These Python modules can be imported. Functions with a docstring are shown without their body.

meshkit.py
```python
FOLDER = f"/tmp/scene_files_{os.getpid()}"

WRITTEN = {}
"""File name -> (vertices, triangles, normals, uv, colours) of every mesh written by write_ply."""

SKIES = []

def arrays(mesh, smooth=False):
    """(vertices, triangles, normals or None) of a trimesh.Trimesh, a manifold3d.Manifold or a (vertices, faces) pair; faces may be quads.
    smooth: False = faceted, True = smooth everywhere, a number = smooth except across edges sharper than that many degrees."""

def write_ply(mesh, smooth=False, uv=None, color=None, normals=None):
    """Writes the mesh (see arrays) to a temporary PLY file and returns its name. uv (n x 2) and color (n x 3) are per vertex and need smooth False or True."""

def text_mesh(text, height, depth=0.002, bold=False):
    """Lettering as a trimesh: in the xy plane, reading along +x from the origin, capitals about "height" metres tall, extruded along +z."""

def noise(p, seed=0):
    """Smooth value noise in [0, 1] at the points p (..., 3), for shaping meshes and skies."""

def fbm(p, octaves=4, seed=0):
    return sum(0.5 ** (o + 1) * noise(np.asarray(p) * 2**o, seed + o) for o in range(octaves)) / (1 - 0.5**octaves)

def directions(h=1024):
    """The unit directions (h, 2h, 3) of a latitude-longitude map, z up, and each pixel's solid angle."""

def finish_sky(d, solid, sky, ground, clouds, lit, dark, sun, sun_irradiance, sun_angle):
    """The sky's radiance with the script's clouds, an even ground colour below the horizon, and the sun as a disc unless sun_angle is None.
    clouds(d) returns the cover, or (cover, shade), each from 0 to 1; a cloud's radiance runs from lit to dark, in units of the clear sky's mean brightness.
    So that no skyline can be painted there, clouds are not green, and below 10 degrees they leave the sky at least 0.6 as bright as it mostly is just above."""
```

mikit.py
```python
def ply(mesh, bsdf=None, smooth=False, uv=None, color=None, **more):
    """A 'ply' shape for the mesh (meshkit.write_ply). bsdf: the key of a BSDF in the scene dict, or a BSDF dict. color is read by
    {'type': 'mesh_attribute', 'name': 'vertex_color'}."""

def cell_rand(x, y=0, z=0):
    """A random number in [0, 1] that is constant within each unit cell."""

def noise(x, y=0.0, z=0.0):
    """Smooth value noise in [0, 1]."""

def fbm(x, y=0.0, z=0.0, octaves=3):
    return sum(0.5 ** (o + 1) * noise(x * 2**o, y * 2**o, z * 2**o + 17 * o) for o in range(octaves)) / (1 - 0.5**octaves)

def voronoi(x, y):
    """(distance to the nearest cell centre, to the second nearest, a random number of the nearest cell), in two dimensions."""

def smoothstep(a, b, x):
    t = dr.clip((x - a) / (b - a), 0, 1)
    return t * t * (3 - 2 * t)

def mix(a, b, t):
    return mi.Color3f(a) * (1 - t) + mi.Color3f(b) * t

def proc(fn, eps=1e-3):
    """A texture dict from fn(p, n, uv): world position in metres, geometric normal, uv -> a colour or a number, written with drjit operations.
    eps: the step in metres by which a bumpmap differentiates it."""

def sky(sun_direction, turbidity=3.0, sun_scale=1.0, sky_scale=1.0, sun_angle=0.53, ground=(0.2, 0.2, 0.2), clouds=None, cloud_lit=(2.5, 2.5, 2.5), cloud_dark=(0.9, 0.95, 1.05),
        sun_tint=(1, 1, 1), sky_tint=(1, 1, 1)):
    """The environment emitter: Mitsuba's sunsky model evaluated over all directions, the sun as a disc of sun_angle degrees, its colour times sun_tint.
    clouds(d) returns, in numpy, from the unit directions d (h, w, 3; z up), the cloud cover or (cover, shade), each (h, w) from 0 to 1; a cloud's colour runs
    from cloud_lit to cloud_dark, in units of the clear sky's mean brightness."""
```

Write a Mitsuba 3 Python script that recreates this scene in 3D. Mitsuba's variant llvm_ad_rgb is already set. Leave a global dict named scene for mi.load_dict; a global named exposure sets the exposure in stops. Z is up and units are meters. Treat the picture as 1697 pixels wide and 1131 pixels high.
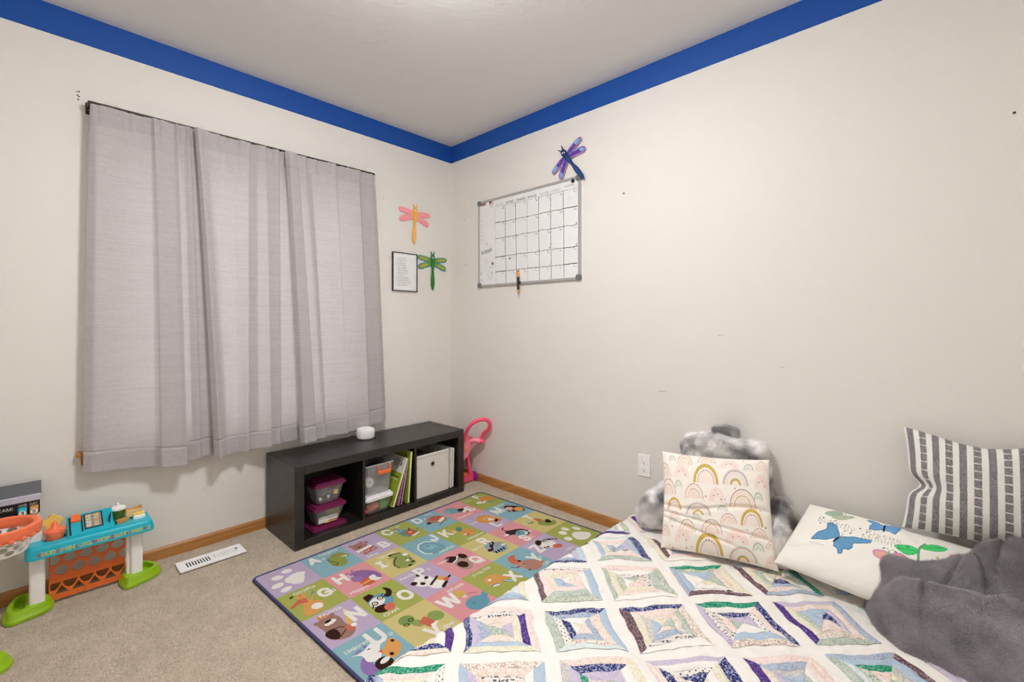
import math, random
import numpy as np, trimesh, shapely, manifold3d
import shapely.geometry as sg
from shapely import affinity
from shapely.ops import unary_union
import drjit as dr, mitsuba as mi
import mikit, meshkit

T = mi.ScalarTransform4f
scene, labels = {}, {}
PI = math.pi
rng = np.random.default_rng(7)

# ------------------------------------------------------------------ camera, sky, lamp, exposure
YAW = 0.757085
CAM = np.array([-2.1777, -2.6884, 1.1173])
FWD = np.array([math.cos(YAW), math.sin(YAW), 0.0])
scene['camera'] = {'type': 'perspective', 'fov': math.degrees(2 * math.atan(848.5 / 754.06)), 'fov_axis': 'x', 'near_clip': 0.05, 'far_clip': 100.0,
                   'principal_point_offset_y': (565.5 - 535.45) / 1131,
                   'to_world': T().look_at(origin=CAM.tolist(), target=(CAM + FWD).tolist(), up=[0, 0, 1])}
scene['sky'] = mikit.sky([0.25, -0.75, 0.6], turbidity=4.0, sun_scale=0.3, sky_scale=4.0, ground=(0.3, 0.29, 0.27), clouds=lambda d: (np.full(d.shape[:2], .92), 0.35 + 0.3 * meshkit.fbm(d * 4, 3)), cloud_lit=(2.6, 2.52, 2.42), cloud_dark=(1.7, 1.66, 1.62))
LAMP = (-1.38, -1.56)
LAMP_RADIANCE = [57.5, 57.5, 58.0]
exposure = 1.17

# ------------------------------------------------------------------ helpers
def lin(h):
    c = np.array([int(h[i:i + 2], 16) for i in (1, 3, 5)]) / 255.0
    return np.where(c <= 0.04045, c / 12.92, ((c + 0.055) / 1.055) ** 2.4)
def rgb(h): return {'type': 'rgb', 'value': lin(h).tolist() if isinstance(h, str) else list(h)}
def M(key, color, rough=0.5, spec=0.5, **kw):
    c = color if isinstance(color, dict) else rgb(color)
    scene['mat_' + key] = {'type': 'twosided', 'b': {'type': 'principled', 'base_color': c, 'roughness': rough, 'specular': spec, **kw}}
    return 'mat_' + key
def MD(key, color):
    scene['mat_' + key] = {'type': 'twosided', 'b': {'type': 'diffuse', 'reflectance': color if isinstance(color, dict) else rgb(color)}}
    return 'mat_' + key
def MB(key, bump, scale, inner, eps=1e-3):
    scene['mat_' + key] = {'type': 'twosided', 'b': {'type': 'bumpmap', 'arbitrary': mikit.proc(bump, eps), 'scale': scale, 'b': inner}}
    return 'mat_' + key
VC = {'type': 'mesh_attribute', 'name': 'vertex_color'}
def numbered(name, pool):
    if name not in pool: return name
    k = 1
    while f'{name}_{k:03d}' in pool: k += 1
    return f'{name}_{k:03d}'
used = set()
def thing(name, label, cat, group=None, parent=None):
    key = numbered(name, used); used.add(key)
    labels[key] = {'label': label, 'category': cat}
    if group: labels[key]['group'] = group
    return key
def put(name, shape, parent=None, label=None, kind=None):
    key = numbered((parent + '__' if parent else '') + name, used); used.add(key)
    scene[key] = shape
    if label or kind: labels[key] = {**({'label': label} if label else {}), **({'kind': kind} if kind else {})}
    return key
def obj(name, mesh, mat, parent=None, smooth=30, label=None, kind=None, uv=None, color=None):
    return put(name, mikit.ply(mesh, mat, smooth, uv=uv, color=color), parent, label, kind)
def raw(name, v, f, n, mat, parent=None, uv=None, color=None, label=None, kind=None):
    """mesh with its own normals"""
    path = meshkit.write_ply((v, f), False, uv, color, normals=n)
    return put(name, {'type': 'ply', 'filename': path, 'face_normals': n is None, 'bsdf': {'type': 'ref', 'id': mat}}, parent, label, kind)
def one(name, mesh, mat, label, cat, group=None, **kw):
    k = obj(name, mesh, mat, **kw); labels[k] = {'label': label, 'category': cat}
    if group: labels[k]['group'] = group
    return k
cat = trimesh.util.concatenate
def cbox(x0, x1, y0, y1, z0, z1, c=0.004):
    c = min(c, (x1 - x0) / 2.01, (y1 - y0) / 2.01, (z1 - z0) / 2.01)
    P = []
    for sx in (0, 1):
        for sy in (0, 1):
            for sz in (0, 1):
                p = np.array([(x0, x1)[sx], (y0, y1)[sy], (z0, z1)[sz]]); d = np.array([1 - 2 * sx, 1 - 2 * sy, 1 - 2 * sz]) * c
                for k in range(3):
                    q = p + d; q[k] = p[k]; P.append(q)
    return trimesh.Trimesh(P, process=False).convex_hull
def box(x0, x1, y0, y1, z0, z1):
    return trimesh.creation.box(bounds=[[x0, y0, z0], [x1, y1, z1]])
def lathe(profile, n=32, at=(0, 0, 0)):
    m = trimesh.creation.revolve(np.array(profile, float), sections=n); m.apply_translation(at); return m
def tube(P, r, sides=8, closed=False):
    P = np.asarray(P, float); n = len(P)
    if closed: t = np.roll(P, -1, 0) - np.roll(P, 1, 0)
    else: t = np.gradient(P, axis=0)
    t /= np.linalg.norm(t, axis=1, keepdims=True) + 1e-12
    a = np.zeros_like(P); u = np.array([0, 0, 1.0]) if abs(t[0][2]) < .9 else np.array([1.0, 0, 0])
    for i in range(n):
        u = u - t[i] * (u @ t[i]); u /= np.linalg.norm(u); a[i] = u
    b = np.cross(t, a); ang = np.arange(sides) * 2 * PI / sides
    r = np.broadcast_to(r, (n,))
    v = (P[:, None] + r[:, None, None] * (np.cos(ang)[None, :, None] * a[:, None] + np.sin(ang)[None, :, None] * b[:, None])).reshape(-1, 3)
    f = []
    for i in range(n if closed else n - 1):
        i2 = (i + 1) % n
        for j in range(sides):
            j2 = (j + 1) % sides
            f += [[i * sides + j, i * sides + j2, i2 * sides + j2], [i * sides + j, i2 * sides + j2, i2 * sides + j]]
    if not closed:
        v = np.vstack([v, P[:1], P[-1:]]); c0 = n * sides
        for j in range(sides):
            j2 = (j + 1) % sides
            f += [[c0, j2, j], [c0 + 1, (n - 1) * sides + j, (n - 1) * sides + j2]]
    return trimesh.Trimesh(v, f, process=False)
def spline(P, n=40, closed=False):
    from scipy.interpolate import CubicSpline
    P = np.asarray(P, float)
    if closed: P = np.vstack([P, P[:1]])
    s = np.r_[0, np.cumsum(np.linalg.norm(np.diff(P, axis=0), axis=1))]
    cs = CubicSpline(s, P, bc_type='periodic' if closed else 'natural')
    return cs(np.linspace(0, s[-1], n, endpoint=not closed))
def prism(poly, d, frame=None):
    m = cat([trimesh.creation.extrude_polygon(g, d, engine='earcut') for g in geoms(poly)])
    if frame is not None: m.apply_transform(frame)
    return m
def geoms(p): return [g for g in getattr(p, 'geoms', [p]) if g.geom_type == 'Polygon' and g.area > 1e-9]
def frame(o, x, y):
    """4x4 from an origin and the directions of local x and y"""
    x = np.array(x, float); x /= np.linalg.norm(x); y = np.array(y, float); y -= x * (x @ y); y /= np.linalg.norm(y)
    m = np.eye(4); m[:3, 0], m[:3, 1], m[:3, 2], m[:3, 3] = x, y, np.cross(x, y), o
    return m
ON_WINDOW_WALL = lambda x, z, y=0.0: frame([x, y, z], [1, 0, 0], [0, 0, 1])      # local z points into the room (-y)
ON_RIGHT_WALL = lambda y, z, x=0.0: frame([x, y, z], [0, -1, 0], [0, 0, 1])      # local x runs to the viewer's right, z into the room (-x)
def grid_faces(nu, nv):
    i, j = np.meshgrid(np.arange(nu - 1), np.arange(nv - 1), indexing='ij')
    a = i * nv + j
    return np.stack([a, a + nv, a + nv + 1, a + 1], -1).reshape(-1, 4)
def tri(q): return np.vstack([q[:, [0, 1, 2]], q[:, [0, 2, 3]]])
_glyphs = {}
def text_poly(s, h, bold=False):
    k = (s, bold)
    if k not in _glyphs:
        m = meshkit.text_mesh(s, 1.0, 0.1, bold)
        top = m.triangles[(m.face_normals[:, 2] > 0.9)][:, :, :2]
        _glyphs[k] = unary_union([sg.Polygon(t) for t in top]).buffer(0.004).simplify(0.012)
    return affinity.scale(_glyphs[k], h, h, origin=(0, 0))
def text_w(s, w, h, bold=False):
    """text squeezed into a width"""
    p = text_poly(s, h, bold); b = p.bounds
    return affinity.scale(p, w / (b[2] - b[0]), 1, origin=(0, 0))
def mv(p, x, y, rot=0): return affinity.translate(affinity.rotate(p, rot, origin=(0, 0)) if rot else p, x, y)
def ell(cx, cy, rx, ry, rot=0, n=8):
    return affinity.translate(affinity.rotate(affinity.scale(sg.Point(0, 0).buffer(1, n), rx, ry, origin=(0, 0)), rot, origin=(0, 0)), cx, cy)
def pg(*pts): return sg.Polygon(pts).buffer(0)
def blob(*pts, n=40):
    return sg.Polygon(spline(pts, n, True)).buffer(0)
def ln(w, *pts): return sg.LineString(pts).buffer(w / 2, 3)
def compose(layers):
    """(polygon, colour) bottom to top -> the same without overlap"""
    out, cover = [], None
    for p, c in reversed(layers):
        q = p if cover is None else p.difference(cover)
        cover = p if cover is None else cover.union(p)
        if not q.is_empty: out.append((q, c))
    return out
def flat_print(layers):
    """(vertices 2-D, triangles, colours) of coloured polygons, no overlap"""
    V, F, C, n = [], [], [], 0
    for p, c in compose(layers):
        col = lin(c) if isinstance(c, str) else np.array(c)
        for g in geoms(p):
            v, f = trimesh.creation.triangulate_polygon(g, engine='earcut')
            V.append(v); F.append(f + n); C.append(np.tile(col, (len(v), 1))); n += len(v)
    return np.vstack(V), np.vstack(F), np.vstack(C)
def printed(name, layers, mat, fr, parent, lift=0.0, **kw):
    v, f, c = flat_print(layers)
    P = np.c_[v, np.full(len(v), lift), np.ones(len(v))] @ fr.T
    n = np.tile(fr[:3, 2], (len(v), 1))
    a, b, d = P[f[:, 0], :3], P[f[:, 1], :3], P[f[:, 2], :3]
    flip = (np.cross(b - a, d - a) @ fr[:3, 2]) < 0
    f = np.where(flip[:, None], f[:, ::-1], f)
    return raw(name, P[:, :3], f, n, mat, parent, color=c, **kw)
N, FB, S = mikit.noise, mikit.fbm, mikit.smoothstep

# ------------------------------------------------------------------ materials
MB('wall', lambda p, n, uv: FB(p.x * 160 + p.y * 160, p.z * 160, p.x * 90 - p.y * 90, 2), 0.0006, {'type': 'principled', 'base_color': rgb((0.71, 0.684, 0.645)), 'roughness': 0.6, 'specular': 0.25})
MB('ceiling', lambda p, n, uv: FB(p.x * 60, p.y * 60, 0, 3), 0.0012, {'type': 'diffuse', 'reflectance': rgb((0.70, 0.69, 0.675))})
MB('blue', lambda p, n, uv: FB(p.x * 160 + p.y * 160, p.z * 160, 0, 2), 0.0005, {'type': 'principled', 'base_color': rgb((0.008, 0.070, 0.33)), 'roughness': 0.5, 'specular': 0.3})
def carpet(p, n, uv):
    a = FB(p.x * 26, p.y * 26, 1, 3); b = N(p.x * 260, p.y * 260, 3)
    c = mikit.mix((0.43, 0.36, 0.28), (0.61, 0.52, 0.415), a * 0.7 + b * 0.3)
    return c * (0.75 + 0.35 * b)
MB('carpet', lambda p, n, uv: FB(p.x * 170, p.y * 170, 2, 3), 0.006, {'type': 'diffuse', 'reflectance': mikit.proc(carpet)})
def oak(p, n, uv):
    s = p.x - p.y
    g = FB(s * 2.2, (p.z + 0.3 * p.y) * 120, p.y * 3, 3)
    return mikit.mix((0.30, 0.115, 0.025), (0.52, 0.25, 0.075), g)
M('oak', mikit.proc(oak), 0.38, 0.5)
M('white_plastic', '#eeeeee', 0.35)
M('vinyl', '#f2f2ee', 0.4)
MD('print', VC)
M('print_gloss', VC, 0.35)
def weave(p, n, uv):
    a = N(p.x * 40 + p.y * 40, p.z * 900, 1); b = N(p.x * 700, p.z * 90, 5); c = FB(p.x * 5, p.z * 260, 2, 2)
    return mi.Color3f(0.565, 0.535, 0.546) * (0.86 + 0.12 * a + 0.08 * b + 0.12 * c)
scene['mat_curtain'] = {'type': 'principledthin', 'base_color': mikit.proc(weave), 'roughness': 0.9, 'diff_trans': 0.7, 'spec_trans': 0.0, 'eta': 1.1}
M('bronze', '#3a3229', 0.4, metallic=0.6)
def blackwood(p, n, uv):
    g = FB(p.x * 9, p.y * 60, p.z * 60, 3)
    return mikit.mix((0.0055, 0.0045, 0.0038), (0.015, 0.012, 0.0098), g)
M('blackwood', mikit.proc(blackwood), 0.36, 0.6, clearcoat=0.5, clearcoat_gloss=0.75)
scene['mat_glass'] = {'type': 'thindielectric'}
def clear(key, tint, w):
    scene['mat_' + key] = {'type': 'blendbsdf', 'weight': w, 'a': {'type': 'thindielectric', 'specular_transmittance': rgb((0.93, 0.94, 0.95))}, 'b': {'type': 'twosided', 'b': {'type': 'diffuse', 'reflectance': rgb(tint)}}}
clear('clear_bin', (0.82, 0.82, 0.83), 0.26)
clear('clear_tub', (0.82, 0.80, 0.81), 0.15)
M('magenta', '#6c1c48', 0.35)
M('white_lid', '#e6e3e6', 0.4)
M('orange_plastic', '#ee6f38', 0.4)
M('net_orange', '#dc6a2c', 0.4)
M('turquoise', '#12acc0', 0.35)
M('lime', '#8cb60c', 0.4)
M('toy_white', '#ece9e8', 0.35)
M('toy_grey', '#5a5b60', 0.5)
M('toy_lilac', '#b9b7c6', 0.5)
M('toy_black', '#1c1c20', 0.4)
M('toy_yellow', '#e6c968', 0.4)
M('toy_cream', '#ecc98a', 0.5)
M('toy_tan', '#c08a4c', 0.5)
M('toy_green', '#4d6a1c', 0.45)
M('bright_green', '#3fb51c', 0.4)
M('coral', '#f2794f', 0.4)
M('pink', '#f2577a', 0.35)
M('light_pink', '#f58a9c', 0.35)
M('dark_pink', '#c23a55', 0.4)
M('purple', '#8a2a92', 0.35)
M('steel', '#b9b9b9', 0.35, metallic=0.7)
M('grey_cap', '#66686c', 0.45)
M('aluminium', '#b5b4b1', 0.4, metallic=0.5)
M('board_white', '#e0e0df', 0.25)
M('black_plastic', '#18181a', 0.4)
M('speaker_white', '#e9e6e6', 0.6)
MB('canvas', lambda p, n, uv: N(p.x * 900, p.y * 900, p.z * 900), 0.0004, {'type': 'diffuse', 'reflectance': rgb('#dcd9d3')})
M('lamp_base', '#d8d6d0', 0.4)
# ------------------------------------------------------------------ the room
WX, SY, CH = -2.72, -2.98, 2.443
def struct(name, mesh, mat, **kw):
    k = obj(name, mesh, mat, kind='structure', **kw); return k
WIN = (-1.97, -0.70, 0.566, 1.99)
sx = 0.16
wl = cat([box(WX - sx, WIN[0], 0, sx, 0, CH), box(WIN[1], sx, 0, sx, 0, CH), box(WIN[0], WIN[1], 0, sx, 0, WIN[2]), box(WIN[0], WIN[1], 0, sx, WIN[3], CH)])
wall_left = struct('wall_left', wl, 'mat_wall', smooth=False)
wall_right = struct('wall_right', box(0, sx, SY - sx, 0, 0, CH), 'mat_wall', smooth=False)
struct('wall_back', box(WX - sx, 0, SY - sx, SY, 0, CH), 'mat_wall', smooth=False)
struct('wall_side', box(WX - sx, WX, SY, 0, 0, CH), 'mat_wall', smooth=False)
struct('ceiling', box(WX - sx, sx, SY - sx, sx, CH, CH + 0.1), 'mat_ceiling', smooth=False)
floor = struct('floor', box(WX - sx, sx, SY - sx, sx, -0.1, 0), 'mat_carpet', smooth=False)
labels['wall_left']['label'] = 'off-white window wall behind the grey curtains'
labels['wall_right']['label'] = 'off-white wall behind the pillows and whiteboard'
labels['ceiling']['label'] = 'plain off-white ceiling'
labels['floor']['label'] = 'beige carpet'
struct('trim_1', box(WX, 0, -0.0015, 0, 2.3184, CH), 'mat_blue', smooth=False, label='bright blue painted border under the ceiling on the window wall')
struct('trim_2', box(-0.0015, 0, SY, -0.0015, 2.3184, CH), 'mat_blue', smooth=False, label='bright blue painted border under the ceiling on the right wall')
def base_profile(h=0.055, d=0.013):
    return sg.Polygon([(0, 0), (d, 0), (d, h - 0.018), (d - 0.002, h - 0.008), (d - 0.006, h - 0.002), (d - 0.010, h), (0, h)])
def baseboard(name, p0, p1, inward, label=None):
    L = float(np.linalg.norm(np.subtract(p1, p0)))
    d = np.subtract(p1, p0) / L
    fr = np.eye(4); fr[:3, 0] = inward; fr[:3, 1] = [0, 0, 1]; fr[:3, 2] = d; fr[:3, 3] = p0
    m = prism(base_profile(), L, fr)
    if np.linalg.det(fr[:3, :3]) < 0: m.invert()
    struct(name, m, 'mat_oak', smooth=35, label=label)
baseboard('baseboard_left', (WX, 0, 0), (0, 0, 0), (0, -1, 0), 'honey oak baseboard under the window wall')
baseboard('baseboard_right', (0, 0, 0), (0, SY, 0), (-1, 0, 0), 'honey oak baseboard under the right wall')
baseboard('baseboard_back', (0, SY, 0), (WX, SY, 0), (0, 1, 0))
baseboard('baseboard_side', (WX, SY, 0), (WX, 0, 0), (1, 0, 0))
# nail holes and scuffs
def dot_disc(fr, r, mat, parent, name):
    obj(name, prism(sg.Point(0, 0).buffer(r, 6), 0.0008, fr), mat, parent, smooth=False)
M('hole', '#4a423a', 0.9); M('scuff_wall', '#b5aba0', 0.8); M('scuff', '#9a9086', 0.8)
for x, z, r in [(-2.042, 2.106, .0022), (-2.035, 2.109, .003), (-2.040, 2.092, .003), (-2.035, 2.088, .003), (-2.037, 2.075, .003), (-0.575, 1.94, .0025), (-0.53, 1.56, .003)]:
    dot_disc(ON_WINDOW_WALL(x, z), r, 'mat_hole', wall_left, 'nail_hole')
for y, z, r in [(-1.453, 1.809, .005), (-2.858, 1.795, .004), (-0.161, 1.973, .003), (-0.161, 1.872, .003), (-0.161, 1.639, .003), (-0.168, 1.537, .003)]:
    dot_disc(ON_RIGHT_WALL(y, z), r, 'mat_hole', wall_right, 'nail_hole')
for y, z, w, h in [(-1.67, 0.774, .05, .004), (-2.2, 0.93, .02, .0025), (-1.95, 1.06, .03, .003)]:
    obj('scuff', prism(ell(0, 0, w / 2, h / 2, 4), 0.0006, ON_RIGHT_WALL(y, z)), 'mat_scuff_wall', wall_right, smooth=False)

# window behind the curtains
x0, x1, z0, z1 = WIN
win = thing('window_1', '', '')
labels[win] = {'label': 'white sliding window behind the grey curtains', 'kind': 'structure'}
fw = 0.05
def ring(x0, x1, y0, y1, z0, z1, w):
    return cat([cbox(x0, x1, y0, y1, z0, z0 + w), cbox(x0, x1, y0, y1, z1 - w, z1), cbox(x0, x0 + w, y0, y1, z0 + w, z1 - w), cbox(x1 - w, x1, y0, y1, z0 + w, z1 - w)])
obj('frame', ring(x0, x1, 0.07, 0.13, z0, z1, fw), 'mat_vinyl', win)
xm = (x0 + x1) / 2
obj('sash', ring(x0 + fw, xm + 0.02, 0.08, 0.10, z0 + fw, z1 - fw, 0.035), 'mat_vinyl', win)
obj('sash', ring(xm - 0.02, x1 - fw, 0.10, 0.12, z0 + fw, z1 - fw, 0.035), 'mat_vinyl', win)
for a, b, y in ((x0 + fw + .03, xm - .01, .09), (xm + .01, x1 - fw - .03, .11)):
    v = np.array([[a, y, z0 + .08], [b, y, z0 + .08], [b, y, z1 - .08], [a, y, z1 - .08]])
    obj('pane', (v, np.array([[0, 1, 2, 3]])), 'mat_glass', win, smooth=False)
sill = obj('trim_3', cat([cbox(-2.045, -0.584, -0.034, 0.0, 0.545, 0.566, .004), box(WIN[0], WIN[1], 0, 0.07, 0.55, 0.566)]), 'mat_oak', kind='structure', label='honey oak window sill poking out past the left curtain')
obj('apron', cbox(-2.03, -0.60, -0.012, 0, 0.505, 0.545, .003), 'mat_oak', sill)

# ceiling lamp (above the picture)
lamp = thing('ceiling_light', 'round flush ceiling light with an opal glass dome', 'ceiling light')
obj('base', lathe([(0, CH), (.17, CH), (.175, CH - .03), (.165, CH - .035), (0, CH - .035)], 40, (LAMP[0], LAMP[1], 0)), 'mat_lamp_base', lamp)
dome = lathe([(0.0, CH - .115)] + [(.16 * math.sin(a), CH - .035 - .08 * math.cos(a)) for a in np.linspace(.12, PI / 2, 10)], 40, (LAMP[0], LAMP[1], 0))
if dome.face_normals[np.argmin(dome.triangles_center[:, 2])][2] > 0: dome.invert()
k = put('dome', {**mikit.ply(dome, 'mat_lamp_base', True), 'emitter': {'type': 'area', 'radiance': rgb(LAMP_RADIANCE)}}, lamp)

# ------------------------------------------------------------------ curtains
RODZ0, RODZ1 = 2.050, 2.060
rod = thing('curtain_rod', 'thin dark bronze curtain rod above the window', 'curtain rod')
zr = lambda x: RODZ0 + (x + 2.005) / 1.335 * (RODZ1 - RODZ0)
obj('pole', tube([(x, -0.044, zr(x) + .010) for x in np.linspace(-2.008, -0.668, 12)], 0.0065, 10), 'mat_bronze', rod)
for x in (-2.006, -0.670):
    obj('bracket', cat([cbox(x - .005, x + .005, -0.056, 0, zr(x) - .008, zr(x) + .012, .002), cbox(x - .009, x + .009, -0.004, 0, zr(x) - .03, zr(x) + .02, .001)]), 'mat_bronze', rod)
from scipy.ndimage import gaussian_filter1d
PANELS = [
 ([(-2.005, -2.027, .0, .0), (-1.985, -1.997, .008, .012), (-1.91, -1.905, .002, .004), (-1.84, -1.83, .004, .008), (-1.80, -1.785, .004, .012), (-1.79, -1.765, .014, .034), (-1.72, -1.69, .008, .040), (-1.705, -1.672, .014, .046), (-1.70, -1.666, .002, .002), (-1.66, -1.61, .014, .012), (-1.65, -1.60, .002, .002), (-1.620, -1.505, .0, .0)], (.486, .452, .470),
  'light grey linen curtain panel at the left, over the end of the wooden sill'),
 ([(-1.640, -1.560, .016, .028), (-1.63, -1.538, .028, .050), (-1.56, -1.50, .012, .020), (-1.48, -1.45, .006, .010), (-1.40, -1.409, .012, .032), (-1.385, -1.398, .002, .008), (-1.32, -1.30, .016, .038), (-1.31, -1.287, .0, .010), (-1.255, -1.25, .012, .022), (-1.245, -1.235, .002, .006), (-1.185, -1.105, 0, 0)], (.456, .462, .462),
  'light grey linen curtain panel in the middle, between two others'),
 ([(-1.225, -1.150, .016, .026), (-1.21, -1.138, .030, .054), (-1.165, -1.066, .020, .048), (-1.155, -1.055, .006, .018), (-1.12, -1.007, .014, .032), (-1.08, -.99, .004, .010), (-1.0, -.93, .008, .016), (-.94, -.87, .014, .030), (-.925, -.855, .002, .010), (-.86, -.80, .008, .014), (-.79, -.725, .014, .028), (-.775, -.71, .002, .008), (-.70, -.62, .008, .012), (-.668, -.586, 0, 0)], (.452, .456, .484),
  'light grey linen curtain panel at the right, above the black cube shelf')]
FOLDS = [[(-2.03, -1.990), (-1.77, -1.672), (-1.64, -1.54)], [(-1.565, -1.515), (-1.405, -1.355), (-1.29, -1.24)], [(-1.155, -1.06), (-1.02, -.99), (-.73, -.58)]]
def make_panel(keys, zb, label, seed, folds):
    K = np.array(keys); nu = 260
    # spread samples by distance so folds stay crisp
    s = np.r_[0, np.cumsum(np.hypot(np.diff(K[:, 1]), np.diff(K[:, 3])) + .004)]; s /= s[-1]
    S_ = np.linspace(0, 1, nu)
    C = np.stack([np.interp(S_, s, K[:, k]) for k in range(4)], 1)
    C = gaussian_filter1d(C, 2.2, axis=0, mode='nearest')
    q = np.unique(np.round(np.r_[np.linspace(0, 1, 100) ** .9, np.linspace(.0, .065, 26), np.linspace(.925, 1, 40)], 5)); nv = len(q)
    w = (q ** 0.8)[None, :]
    X = C[:, :1] * (1 - w) + C[:, 1:2] * w
    D = (C[:, 2:3] * (1 - w) + C[:, 3:4] * w) * 1.5
    ztop = np.array([zr(x) - .001 for x in C[:, 0]])[:, None]
    zbot = np.interp(S_, [0, .6, 1], zb)[:, None]
    Zz = ztop * (1 - q) + zbot * q
    top = np.exp(-(ztop - Zz) / .09)
    P3 = np.stack([X * 26, Zz * 3, np.full_like(X, seed)], -1)
    D = D + top * .015 * (meshkit.noise(P3 * [2.6, 1, 1], seed) - .3) + .004 * (meshkit.noise(P3 * [.35, 1.6, 1], seed + 9) - .5) * w
    hem = np.exp(-((Zz - zbot - .085) / .004) ** 2) + .8 * np.exp(-((ztop - Zz - .082) / .0035) ** 2)
    D = D - hem * .0045 + .003 * (meshkit.noise(P3 * [1.2, 6, 1], seed + 3) - .5) * np.exp(-((Zz - zbot) / .12) ** 2)
    # in front of the rod at the pocket, of the sill below
    Y = -0.045 - D - .004 * np.exp(-((Zz - ztop) / .02) ** 2)
    Y = Y - .009
    V = np.stack([X, Y, Zz], -1)
    q4 = grid_faces(nu, nv)
    t = thing('curtain', label, 'curtain')
    obj('fabric', (V.reshape(-1, 3), q4), 'mat_curtain', t, smooth=True)
    def strip(name, mask_rows=None, mask_cols=None):
        Vs = V.copy(); Vs[..., 1] += .003
        if mask_rows is not None: Vs = Vs[:, mask_rows]
        if mask_cols is not None: Vs = Vs[mask_cols]
        obj(name, (Vs.reshape(-1, 3), grid_faces(*Vs.shape[:2])), 'mat_curtain', t, smooth=True)
    zm = (Zz - zbot).mean(0); zt = (ztop - Zz).mean(0)
    strip('hem', mask_rows=zm < .088)
    for a, b in folds: strip('fold', mask_cols=(C[:, 1] > a) & (C[:, 1] < b))
    strip('rod_pocket', mask_rows=zt < .082)
    return t, V
for i, (k, zb, lb) in enumerate(PANELS): make_panel(k, zb, lb, 11 + i, FOLDS[i])

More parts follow.
